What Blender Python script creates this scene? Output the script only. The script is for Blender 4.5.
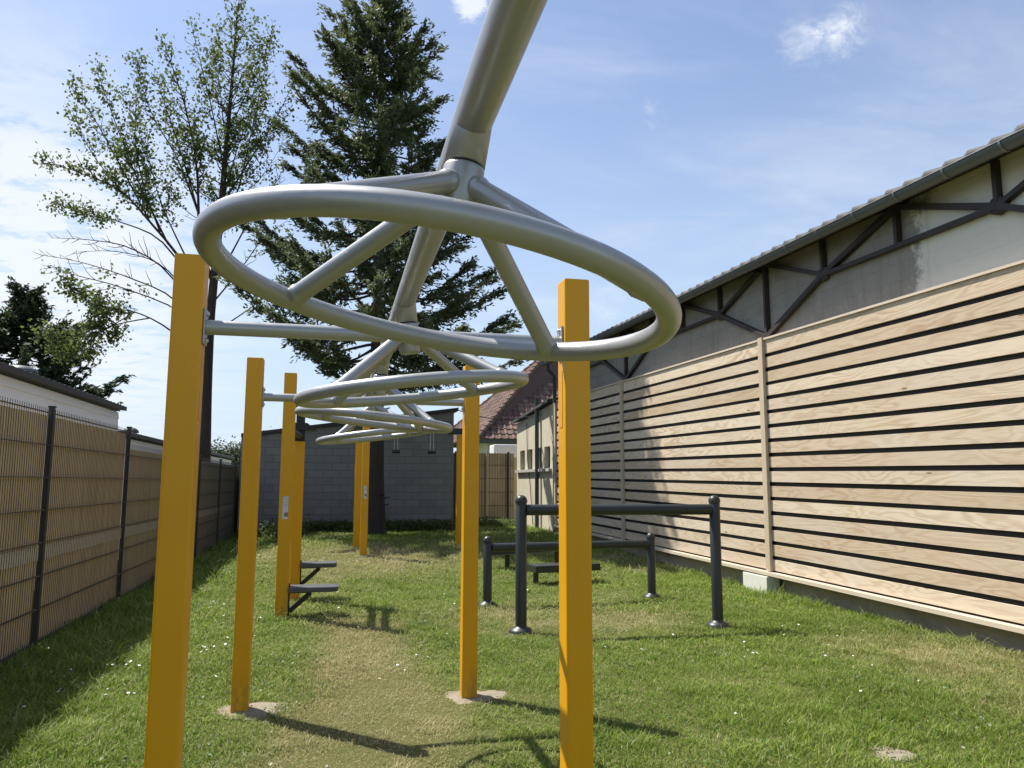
import bpy, bmesh, math, random
import numpy as np
from mathutils import Vector, Matrix

random.seed(7)
RNG = np.random.default_rng(11)
scene = bpy.context.scene
COL = scene.collection
for o in list(bpy.data.objects):
    bpy.data.objects.remove(o)

# ------------------------------------------------------------------ camera
YAW, PITCH, ROLL, CAM_H, FPX = .2258, .1269, .0033, 1.5285, 770.0
cam_data = bpy.data.cameras.new("camera")
cam_data.sensor_width = 36.0
cam_data.lens = FPX * 36.0 / 1024.0
cam_data.clip_start = .02
cam_data.clip_end = 2000
cam = bpy.data.objects.new("camera", cam_data)
COL.objects.link(cam)
fw = Vector((math.sin(YAW) * math.cos(PITCH), math.cos(YAW) * math.cos(PITCH), math.sin(PITCH)))
rt0 = Vector((math.cos(YAW), -math.sin(YAW), 0))
up0 = rt0.cross(fw)
rt = rt0 * math.cos(ROLL) + up0 * math.sin(ROLL)
up = up0 * math.cos(ROLL) - rt0 * math.sin(ROLL)
cam.matrix_world = Matrix((
    (rt.x, up.x, -fw.x, 0), (rt.y, up.y, -fw.y, 0), (rt.z, up.z, -fw.z, CAM_H), (0, 0, 0, 1)))
scene.camera = cam

# ------------------------------------------------------------------ light and sky
SUN_EL = math.radians(57.3)
SUN_AZ = math.radians(-45.0)          # measured from +Y towards +X
to_sun = Vector((math.sin(SUN_AZ) * math.cos(SUN_EL), math.cos(SUN_AZ) * math.cos(SUN_EL), math.sin(SUN_EL)))
sun_data = bpy.data.lights.new("sun", 'SUN')
sun_data.energy = 5.0
sun_data.angle = math.radians(.5)
sun_data.color = (1.0, .955, .88)
sun = bpy.data.objects.new("sun", sun_data)
sun.rotation_euler = (-to_sun).to_track_quat('-Z', 'Y').to_euler()
sun.location = (-10, 10, 30)
COL.objects.link(sun)

scene.view_settings.view_transform = 'Standard'
scene.view_settings.look = 'None'
scene.view_settings.exposure = .6
scene.view_settings.gamma = 1.0
scene.view_settings.use_curve_mapping = False

world = bpy.data.worlds.new("World")
scene.world = world
world.use_nodes = True
NT = world.node_tree


class NB:
    """tiny node-tree builder"""
    def __init__(s, nt):
        s.nt = nt

    def n(s, typ, ins=None, **props):
        nd = s.nt.nodes.new(typ)
        for k, v in props.items():
            setattr(nd, k, v)
        for k, v in (ins or {}).items():
            sock = nd.inputs[k]
            if isinstance(v, bpy.types.NodeSocket):
                s.nt.links.new(v, sock)
            elif isinstance(v, bpy.types.Node):
                s.nt.links.new(v.outputs[0], sock)
            else:
                sock.default_value = v
        return nd

    def math(s, op, a, b=0.0, c=None, clamp=False):
        ins = {0: a, 1: b}
        if c is not None:
            ins[2] = c
        return s.n('ShaderNodeMath', ins, operation=op, use_clamp=clamp).outputs[0]

    def vmath(s, op, a, b=(0, 0, 0)):
        nd = s.n('ShaderNodeVectorMath', {0: a, 1: b}, operation=op)
        return nd.outputs['Value'] if op in ('DOT_PRODUCT', 'LENGTH', 'DISTANCE') else nd.outputs[0]

    def mix(s, f, a, b, blend='MIX'):
        nd = s.n('ShaderNodeMix', data_type='RGBA', blend_type=blend)
        for key, v in ((0, f), (6, a), (7, b)):
            if isinstance(v, bpy.types.NodeSocket):
                s.nt.links.new(v, nd.inputs[key])
            elif isinstance(v, bpy.types.Node):
                s.nt.links.new(v.outputs[0], nd.inputs[key])
            else:
                if key != 0 and len(v) == 3:
                    v = (*v, 1)
                nd.inputs[key].default_value = v
        return nd.outputs[2]

    def noise(s, vec, scale, detail=4, rough=.55, dist=0.0):
        return s.n('ShaderNodeTexNoise', {'Vector': vec, 'Scale': scale, 'Detail': detail, 'Roughness': rough,
                                          'Distortion': dist}).outputs[0]

    def ramp(s, f, stops):
        nd = s.n('ShaderNodeValToRGB', {0: f})
        el = nd.color_ramp.elements
        while len(el) < len(stops):
            el.new(.5)
        for e, (p, c) in zip(el, stops):
            e.position = p
            e.color = (*c, 1) if len(c) == 3 else c
        return nd.outputs[0]

    def step(s, f, lo, hi):
        return s.n('ShaderNodeMapRange', {0: f, 1: lo, 2: hi, 3: 0.0, 4: 1.0}, interpolation_type='SMOOTHSTEP').outputs[0]

    def scalevec(s, vec, sc):
        return s.vmath('MULTIPLY', vec, sc)


def direction(px, py):
    return (fw + rt * ((px - 512) / FPX) - up * ((py - 384) / FPX)).normalized()


def build_sky():
    NT.nodes.clear()
    b = NB(NT)
    sky = b.n('ShaderNodeTexSky', sky_type='NISHITA', sun_disc=False, sun_elevation=SUN_EL,
              sun_rotation=SUN_AZ, altitude=50.0, air_density=1.0, dust_density=1.0, ozone_density=2.2)
    d = b.n('ShaderNodeTexCoord').outputs['Generated']
    dn = b.vmath('NORMALIZE', d)
    sep = b.n('ShaderNodeSeparateXYZ', {0: dn})
    z = sep.outputs[2]
    # cloud deck: direction projected on a plane overhead
    zc = b.math('MAXIMUM', z, .03)
    inv = b.math('DIVIDE', 1.0, b.math('ADD', zc, .10))
    plane = b.vmath('MULTIPLY', dn, b.n('ShaderNodeCombineXYZ', {0: inv, 1: inv, 2: 0.0}).outputs[0])
    hi = b.noise(b.scalevec(plane, (1.1, 2.0, 1)), 1.0, 7, .62, .5)
    veil = b.step(hi, .40, .85)
    fine = b.noise(b.scalevec(plane, (3.0, 4.2, 1)), 1.6, 8, .66, .3)

    def blob(px, py, rad, soft):
        c = direction(px, py)
        dist = b.vmath('DISTANCE', dn, tuple(c))
        return b.math('SUBTRACT', 1.0, b.step(dist, rad, rad + soft))
    lowleft = blob(10, 285, .05, .27)
    cum = b.math('MULTIPLY', b.step(fine, .34, .52), lowleft)
    wn = b.noise(b.scalevec(dn, (1.0, 1.0, 1.7)), 30.0, 9, .72, .35)

    def wisp(px, py, rad, soft, lo, hi):
        m = blob(px, py, rad, soft)
        return b.step(b.math('MULTIPLY', wn, m), lo, hi)
    ws = [wisp(842, 32, .0, .072, .25, .70), wisp(804, 44, .0, .070, .25, .72), wisp(655, 113, .004, .05, .38, .8),
          wisp(470, 2, .006, .05, .33, .60), wisp(610, 305, .01, .06, .36, .8)]
    tot = b.math('MULTIPLY', veil, .36)
    tot = b.math('ADD', tot, b.math('MULTIPLY', cum, .90))
    for i, w in enumerate(ws):
        tot = b.math('ADD', tot, b.math('MULTIPLY', w, (.85, .6, .40, .8, .45)[i]))
    haze = b.math('MULTIPLY', b.math('SUBTRACT', 1.0, b.step(z, -.05, .60)), .85)
    tot = b.math('MINIMUM', b.math('ADD', tot, .11), .92)
    rich = b.mix(1.0, sky.outputs[0], SKY_TINT, 'MULTIPLY')
    base = b.mix(haze, rich, SKY_HAZE)
    colr = b.mix(tot, base, SKY_CLOUD)
    bg = b.n('ShaderNodeBackground', {'Color': colr, 'Strength': SKY_STRENGTH})
    out = b.n('ShaderNodeOutputWorld')
    NT.links.new(bg.outputs[0], out.inputs[0])


SKY_STRENGTH = .085
SKY_TINT = (1.10, 1.17, 1.32, 1)
SKY_HAZE = (5.0, 6.2, 7.6)
SKY_CLOUD = (7.2, 7.6, 8.2)
build_sky()


# ------------------------------------------------------------------ materials
def mat(name, fn=None, color=None, rough=.6, metal=0.0, spec=.5, two=False):
    m = bpy.data.materials.new(name)
    m.use_nodes = True
    nt = m.node_tree
    nt.nodes.clear()
    b = NB(nt)
    p = b.n('ShaderNodeBsdfPrincipled', {'Roughness': rough, 'Metallic': metal, 'Specular IOR Level': spec})
    out = b.n('ShaderNodeOutputMaterial')
    nt.links.new(p.outputs[0], out.inputs[0])
    if color:
        p.inputs['Base Color'].default_value = (*color, 1)
    if fn:
        fn(b, p, out)
    return m


def obco(b):
    return b.n('ShaderNodeTexCoord').outputs['Object']


def set_in(b, p, key, sock):
    b.nt.links.new(sock, p.inputs[key])


def bump(b, p, h, strength=.3, dist=.01):
    nd = b.n('ShaderNodeBump', {'Height': h, 'Strength': strength, 'Distance': dist})
    set_in(b, p, 'Normal', nd.outputs[0])


def attr(b, name):
    return b.n('ShaderNodeAttribute', attribute_name=name).outputs['Fac']


def f_yellow(b, p, o):
    c = obco(b)
    n = b.noise(c, 3.5, 6, .6)
    dust = b.step(b.noise(b.scalevec(c, (9, 9, 1.2)), 4, 5, .65), .50, .85)
    col = b.mix(n, (.66, .312, .004), (.77, .38, .006))
    col = b.mix(b.math('MULTIPLY', dust, .22), col, (.50, .30, .09))
    zz = b.n('ShaderNodeSeparateXYZ', {0: c}).outputs[2]
    foot = b.math('MULTIPLY', b.math('SUBTRACT', 1.0, b.step(zz, .03, .34)), b.step(b.noise(b.scalevec(c, (22, 22, 6)), 1.5, 6, .7), .38, .62))
    col = b.mix(b.math('MULTIPLY', foot, .6), col, (.20, .15, .06))
    scr = b.step(b.noise(b.scalevec(c, (70, 70, 6)), 1.3, 4, .7), .66, .74)
    col = b.mix(b.math('MULTIPLY', scr, .35), col, (.42, .24, .05))
    set_in(b, p, 'Base Color', col)
    set_in(b, p, 'Roughness', b.n('ShaderNodeMapRange', {0: b.noise(c, 14, 5), 1: .3, 2: .7, 3: .30, 4: .46}).outputs[0])
    bump(b, p, b.noise(c, 90, 2), .05, .002)


def f_tube(b, p, o):
    c = obco(b)
    n = b.noise(c, 5, 6, .6)
    sp = b.step(b.noise(c, 60, 3, .6), .60, .75)
    col = b.mix(n, (.335, .337, .328), (.42, .423, .412))
    col = b.mix(b.math('MULTIPLY', sp, .25), col, (.22, .21, .19))
    set_in(b, p, 'Base Color', col)
    set_in(b, p, 'Roughness', b.n('ShaderNodeMapRange', {0: b.noise(c, 11, 5), 1: .3, 2: .7, 3: .30, 4: .44}).outputs[0])
    bump(b, p, b.noise(c, 120, 2), .04, .001)


def f_anthracite(b, p, o):
    c = obco(b)
    col = b.mix(b.noise(c, 6, 5), (.015, .019, .017), (.028, .033, .030))
    d = b.step(b.noise(c, 30, 4, .7), .58, .8)
    col = b.mix(b.math('MULTIPLY', d, .35), col, (.09, .085, .075))
    set_in(b, p, 'Base Color', col)


def f_wood(b, p, o):
    c = obco(b)
    bd = attr(b, 'board')
    off = b.n('ShaderNodeCombineXYZ', {0: b.math('MULTIPLY', bd, 31.7), 1: b.math('MULTIPLY', bd, 17.3),
                                       2: b.math('MULTIPLY', bd, 7.9)}).outputs[0]
    q = b.vmath('ADD', c, off)
    s = b.scalevec(q, (1, .16, 1))
    big = b.noise(s, 3.2, 3, .5, .4)
    # cathedral figure: contour lines of a stretched noise
    ring = b.math('FRACT', b.math('MULTIPLY', big, 15.0))
    ring = b.math('ABSOLUTE', b.math('SUBTRACT', ring, .5))
    grain = b.step(ring, .12, .46)
    fib = b.noise(b.scalevec(q, (40, 1.6, 40)), 3.0, 4, .6)
    tone = b.n('ShaderNodeTexWhiteNoise', {'W': b.math('MULTIPLY', bd, 91.7)}, noise_dimensions='1D').outputs[0]
    col = b.mix(tone, (.50, .385, .26), (.66, .55, .405))
    col = b.mix(b.math('MULTIPLY', grain, b.n('ShaderNodeMapRange', {0: b.noise(b.scalevec(q, (1, .4, 1)), 1.1, 3), 1: .35, 2: .65, 3: .12, 4: .62}).outputs[0]), col, (.37, .24, .135))
    col = b.mix(b.math('MULTIPLY', b.step(fib, .45, .75), .30), col, (.72, .63, .50))
    grey = b.step(b.noise(b.scalevec(q, (1, .35, 1)), 1.6, 5, .6), .45, .72)
    col = b.mix(b.math('MULTIPLY', grey, .45), col, (.60, .54, .46))
    vor = b.n('ShaderNodeTexVoronoi', {'Vector': b.scalevec(q, (0.0, .9, 4.0)), 'Scale': 1.3}, feature='F1')
    kn = b.math('SUBTRACT', 1.0, b.step(vor.outputs['Distance'], .035, .075))
    col = b.mix(b.math('MULTIPLY', kn, .75), col, (.12, .055, .025))
    set_in(b, p, 'Base Color', col)
    bump(b, p, b.math('ADD', b.math('MULTIPLY', grain, .4), fib), .35, .004)


def f_timber(b, p, o):
    c = obco(b)
    fib = b.noise(b.scalevec(c, (30, 30, 2.0)), 2.0, 4, .6)
    col = b.mix(fib, (.42, .33, .23), (.58, .48, .36))
    set_in(b, p, 'Base Color', col)


def f_rail(b, p, o):
    c = obco(b)
    fib = b.noise(b.scalevec(c, (30, 1.4, 30)), 2.0, 4, .6)
    col = b.mix(fib, (.50, .41, .30), (.66, .57, .45))
    set_in(b, p, 'Base Color', col)


def f_upper(b, p, o):
    """grey blockwork, its near end coated in cream render with a ragged edge"""
    c = obco(b)
    sep = b.n('ShaderNodeSeparateXYZ', {0: c})
    yz = b.n('ShaderNodeCombineXYZ', {0: sep.outputs[1], 1: sep.outputs[2], 2: 0.0}).outputs[0]
    br = b.n('ShaderNodeTexBrick', {'Vector': yz, 'Scale': 1.0, 'Color1': (.24, .225, .195, 1), 'Color2': (.29, .275, .245, 1),
                                    'Mortar': (.20, .197, .185, 1), 'Mortar Size': .010, 'Mortar Smooth': .9,
                                    'Brick Width': .45, 'Row Height': .20})
    n1 = b.noise(c, 2.2, 6, .65)
    blk = b.mix(b.math('MULTIPLY', b.step(n1, .35, .6), .75), br.outputs[0], (.30, .28, .24))
    str_ = b.step(b.noise(b.scalevec(c, (1, 5, .45)), 1.5, 6, .7), .5, .72)
    blk = b.mix(b.math('MULTIPLY', str_, .5), blk, (.17, .165, .145))
    blk = b.mix(b.math('MULTIPLY', b.step(b.noise(c, 9, 6, .75), .56, .68), .45), blk, (.42, .40, .34))
    edge = b.math('ADD', sep.outputs[1], b.math('MULTIPLY', b.math('SUBTRACT', b.noise(c, 2.6, 9, .74), .5), 1.9))
    edge = b.math('ADD', edge, b.math('MULTIPLY', b.math('SUBTRACT', sep.outputs[2], 4.0), .15))
    coat = b.math('SUBTRACT', 1.0, b.step(edge, 6.85, 7.12))
    crm = b.mix(b.noise(c, 1.3, 7, .65), (.60, .585, .50), (.74, .72, .63))
    st = b.step(b.noise(b.scalevec(c, (1, 4, .5)), 1.4, 6, .7), .56, .80)
    crm = b.mix(b.math('MULTIPLY', st, .45), crm, (.33, .31, .25))
    set_in(b, p, 'Base Color', b.mix(coat, blk, crm))
    bump(b, p, b.math('ADD', b.noise(c, 25, 5, .7), b.math('MULTIPLY', br.outputs['Fac'], -.6)), .35, .012)


def f_concrete(b, p, o):
    c = obco(b)
    n = b.noise(c, 3, 7, .65)
    col = b.mix(n, (.33, .28, .21), (.58, .50, .39))
    col = b.mix(b.math('MULTIPLY', b.step(b.noise(c, 1.1, 5, .7), .5, .75), .5), col, (.13, .14, .10))
    set_in(b, p, 'Base Color', col)
    bump(b, p, b.noise(c, 40, 5, .7), .4, .01)


def f_pale_block(b, p, o):
    c = obco(b)
    col = b.mix(b.noise(c, 8, 6, .65), (.55, .55, .46), (.74, .73, .64))
    set_in(b, p, 'Base Color', col)
    bump(b, p, b.noise(c, 60, 4, .7), .3, .006)


def f_blocks(b, p, o):
    c = obco(b)
    sep = b.n('ShaderNodeSeparateXYZ', {0: c})
    xz = b.n('ShaderNodeCombineXYZ', {0: b.math('ADD', sep.outputs[0], sep.outputs[1]), 1: sep.outputs[2], 2: 0.0}).outputs[0]
    br = b.n('ShaderNodeTexBrick', {'Vector': xz, 'Scale': 1.0, 'Color1': (.205, .20, .185, 1), 'Color2': (.26, .255, .235, 1),
                                    'Mortar': (.145, .142, .13, 1), 'Mortar Size': .012, 'Mortar Smooth': .35, 'Bias': 0.0,
                                    'Brick Width': .45, 'Row Height': .205})
    col = b.mix(b.math('MULTIPLY', b.noise(c, 1.2, 7, .65), .6), br.outputs[0], (.265, .26, .24))
    st = b.step(b.noise(b.scalevec(c, (1.5, 1.5, .4)), 1.2, 6, .7), .55, .8)
    col = b.mix(b.math('MULTIPLY', st, .5), col, (.13, .135, .125))
    set_in(b, p, 'Base Color', col)
    bump(b, p, b.math('ADD', b.noise(c, 30, 5, .7), b.math('MULTIPLY', br.outputs['Fac'], -1.0)), .5, .012)


def f_annex(b, p, o):
    c = obco(b)
    col = b.mix(b.noise(c, 1.8, 7, .65), (.50, .46, .34), (.66, .61, .48))
    st = b.step(b.noise(b.scalevec(c, (1, 3, .5)), 1.6, 6, .7), .54, .8)
    col = b.mix(b.math('MULTIPLY', st, .4), col, (.36, .33, .25))
    set_in(b, p, 'Base Color', col)
    bump(b, p, b.noise(c, 30, 5, .7), .3, .01)


def f_cladding(b, p, o):
    c = obco(b)
    col = b.mix(b.noise(b.scalevec(c, (1, .3, 3)), 2, 5), (.70, .71, .71), (.82, .83, .83))
    set_in(b, p, 'Base Color', col)


def f_roof_dark(b, p, o):
    c = obco(b)
    col = b.mix(b.noise(c, 4, 6, .6), (.028, .028, .030), (.065, .062, .060))
    set_in(b, p, 'Base Color', col)


def f_reed(b, p, o):
    c = obco(b)
    age = attr(b, 'age')
    f1 = b.noise(b.scalevec(c, (1, 55, .6)), 1.0, 3, .6)
    f2 = b.noise(b.scalevec(c, (1, 130, 1.2)), 1.0, 2, .6)
    col = b.mix(b.step(f1, .3, .7), (.48, .345, .19), (.72, .55, .34))
    col = b.mix(b.math('MULTIPLY', b.step(f2, .5, .72), .55), col, (.22, .15, .08))
    old = b.mix(b.noise(b.scalevec(c, (1, 7, .5)), 1.5, 6, .7), (.24, .20, .14), (.50, .42, .31))
    col = b.mix(age, col, old)
    blot = b.step(b.noise(b.scalevec(c, (1, 1.2, .7)), 1.6, 5, .65), .52, .75)
    col = b.mix(b.math('MULTIPLY', blot, .35), col, (.15, .115, .065))
    set_in(b, p, 'Base Color', col)
    bump(b, p, f2, .6, .01)


def f_tiles(b, p, o):
    bd = attr(b, 'tone')
    c = obco(b)
    col = b.ramp(bd, [(0.0, (.11, .072, .060)), (.5, (.175, .110, .088)), (1.0, (.26, .165, .13))])
    col = b.mix(b.math('MULTIPLY', b.step(b.noise(c, 5, 5, .7), .5, .75), .4), col, (.085, .075, .06))
    set_in(b, p, 'Base Color', col)


def f_lawn(b, p, o):
    c = obco(b)
    n = b.noise(c, 1.1, 6, .6)
    n2 = b.noise(c, 30, 5, .7)
    col = b.mix(n, (.085, .105, .025), (.18, .175, .065))
    col = b.mix(b.step(n2, .45, .75), col, (.16, .13, .065))
    set_in(b, p, 'Base Color', col)
    bump(b, p, b.noise(c, 60, 5, .7), .8, .03)


def f_soil(b, p, o):
    c = obco(b)
    col = b.mix(b.noise(c, 14, 6, .7), (.17, .135, .09), (.46, .40, .31))
    set_in(b, p, 'Base Color', col)
    bump(b, p, b.noise(c, 45, 5, .7), .8, .02)


def f_blade(b, p, out):
    t = attr(b, 'tint')
    dry = attr(b, 'dry')
    g = b.ramp(t, [(0.0, (.075, .135, .014)), (.45, (.165, .255, .026)), (.8, (.265, .345, .050)), (1.0, (.40, .44, .12))])
    s = b.ramp(t, [(0.0, (.30, .26, .115)), (.5, (.50, .44, .23)), (1.0, (.64, .58, .36))])
    col = b.mix(dry, g, s)
    set_in(b, p, 'Base Color', col)
    tr = b.n('ShaderNodeBsdfTranslucent', {'Color': b.mix(.5, col, b.mix(dry, (.21, .38, .03), (.55, .47, .24)))})
    ms = b.n('ShaderNodeMixShader', {0: .35, 1: p.outputs[0], 2: tr.outputs[0]})
    b.nt.links.new(ms.outputs[0], out.inputs[0])


def leaf_fn(stops, trans, tcol):
    def f(b, p, out):
        t = attr(b, 'tint')
        col = b.ramp(t, stops)
        set_in(b, p, 'Base Color', col)
        tr = b.n('ShaderNodeBsdfTranslucent', {'Color': b.mix(.5, col, tcol)})
        ms = b.n('ShaderNodeMixShader', {0: trans, 1: p.outputs[0], 2: tr.outputs[0]})
        b.nt.links.new(ms.outputs[0], out.inputs[0])
    return f


def f_bark(b, p, o):
    c = obco(b)
    n = b.noise(b.scalevec(c, (9, 9, 2.2)), 1.4, 6, .7)
    col = b.mix(n, (.026, .021, .018), (.095, .078, .064))
    set_in(b, p, 'Base Color', col)
    bump(b, p, n, .8, .03)


def f_sticker(b, p, o):
    c = obco(b)
    sep = b.n('ShaderNodeSeparateXYZ', {0: c})
    z = sep.outputs[2]
    lines = b.step(b.math('FRACT', b.math('MULTIPLY', z, 45.0)), .62, .7)
    n = b.step(b.noise(b.scalevec(c, (60, 60, 1)), 3, 2), .42, .5)
    ln = b.math('MULTIPLY', b.math('MULTIPLY', lines, n), b.step(z, .02, .025))
    col = b.mix(b.math('MULTIPLY', ln, .6), (.62, .62, .60), (.20, .20, .20))
    pic = b.math('MULTIPLY', b.step(b.math('MULTIPLY', z, -1.0), .022, .026), b.step(z, -.075, -.072))
    pic = b.math('MULTIPLY', pic, b.step(sep.outputs[0], -.012, -.008))
    col = b.mix(pic, col, (.20, .17, .155))
    set_in(b, p, 'Base Color', col)


M = {}
M['yellow'] = mat('yellow_paint', f_yellow, spec=.32)
M['tube'] = mat('grey_painted_tube', f_tube, metal=.45)
M['steel'] = mat('zinc_steel', color=(.55, .55, .54), rough=.35, metal=.9)
M['black'] = mat('black_plastic', color=(.012, .012, .013), rough=.5)
M['anthracite'] = mat('anthracite_paint', f_anthracite, rough=.42)
M['seat'] = mat('grey_rubber_seat', color=(.075, .078, .08), rough=.5)
M['wood'] = mat('larch_boards', f_wood, rough=.75, spec=.25)
M['timber'] = mat('timber_batten', f_timber, rough=.75, spec=.25)
M['rail'] = mat('timber_rail', f_rail, rough=.75, spec=.25)
M['membrane'] = mat('black_membrane', color=(.010, .010, .011), rough=.8)
M['upper'] = mat('blockwork_and_render', f_upper, rough=.9, spec=.2)
M['concrete'] = mat('old_concrete', f_concrete, rough=.9, spec=.2)
M['paleblock'] = mat('pale_concrete_block', f_pale_block, rough=.9, spec=.2)
M['blocks'] = mat('grey_blockwork', f_blocks, rough=.92, spec=.2)
M['annex'] = mat('cream_render', f_annex, rough=.9, spec=.2)
M['truss'] = mat('brown_iron', color=(.035, .026, .023), rough=.6)
M['zinc'] = mat('grey_zinc', color=(.105, .115, .12), rough=.5, metal=.2)
M['strap'] = mat('bracket_zinc', color=(.17, .18, .19), rough=.45, metal=.3)
M['cladding'] = mat('white_cladding', f_cladding, rough=.6)
M['roofdark'] = mat('dark_roof', f_roof_dark, rough=.7)
M['reed'] = mat('reed_screen', f_reed, rough=.85, spec=.2)
M['wire'] = mat('fence_wire', color=(.030, .032, .030), rough=.5)
M['mesh'] = mat('mesh_wire', color=(.070, .064, .050), rough=.5)
M['tiles'] = mat('clay_tiles', f_tiles, rough=.8, spec=.25)
M['palewall'] = mat('pale_green_render', color=(.56, .58, .42), rough=.9)
M['whiteplastic'] = mat('white_plastic', color=(.75, .76, .76), rough=.4)
M['glass'] = mat('dark_glass', color=(.02, .022, .025), rough=.12, spec=.6)
M['sill'] = mat('sill_stone', color=(.40, .38, .33), rough=.85)
M['green_pipe'] = mat('green_grey_pipe', color=(.05, .065, .058), rough=.5)
M['lawn'] = mat('lawn_soil', f_lawn, rough=.95, spec=.1)
M['soil'] = mat('dry_soil', f_soil, rough=.95, spec=.1)
M['blade'] = mat('grass_blade', f_blade, rough=.6, spec=.25)
M['leaf'] = mat('broad_leaf', leaf_fn([(0, (.050, .075, .022)), (.5, (.095, .13, .042)), (1, (.16, .195, .08))], .42, (.20, .26, .07)), rough=.65, spec=.2)
M['far_leaf'] = mat('far_foliage', leaf_fn([(0, (.025, .040, .014)), (.5, (.045, .070, .024)), (1, (.08, .11, .04))], .2, (.1, .14, .04)), rough=.6)
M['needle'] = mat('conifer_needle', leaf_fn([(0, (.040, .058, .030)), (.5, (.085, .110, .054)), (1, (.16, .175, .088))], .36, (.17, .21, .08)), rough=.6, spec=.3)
M['cypress'] = mat('cypress_needle', leaf_fn([(0, (.028, .045, .022)), (.5, (.05, .075, .034)), (1, (.09, .115, .05))], .22, (.06, .09, .02)), rough=.6, spec=.3)
M['clover'] = mat('clover_leaf', leaf_fn([(0, (.04, .085, .015)), (.5, (.07, .135, .025)), (1, (.12, .19, .045))], .25, (.12, .22, .03)), rough=.5)
M['bark'] = mat('bark', f_bark, rough=.9, spec=.2)
M['petal'] = mat('white_petal', color=(.75, .75, .70), rough=.7)
M['sticker'] = mat('printed_sticker', f_sticker, rough=.4)
M['cable'] = mat('black_cable', color=(.02, .02, .02), rough=.6)


# ------------------------------------------------------------------ object helpers
def thing(name, label, cat, loc=(0, 0, 0), group=None):
    o = bpy.data.objects.new(name, None)
    o.empty_display_size = .1
    o.location = loc
    COL.objects.link(o)
    tag(o, label, cat, group)
    return o


def tag(o, label=None, cat=None, group=None, kind=None):
    if label: o['label'] = label
    if cat: o['category'] = cat
    if group: o['group'] = group
    if kind: o['kind'] = kind
    return o


def world_loc(o):
    l = Vector(o.location)
    while o.parent:
        o = o.parent
        l += Vector(o.location)
    return l


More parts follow.
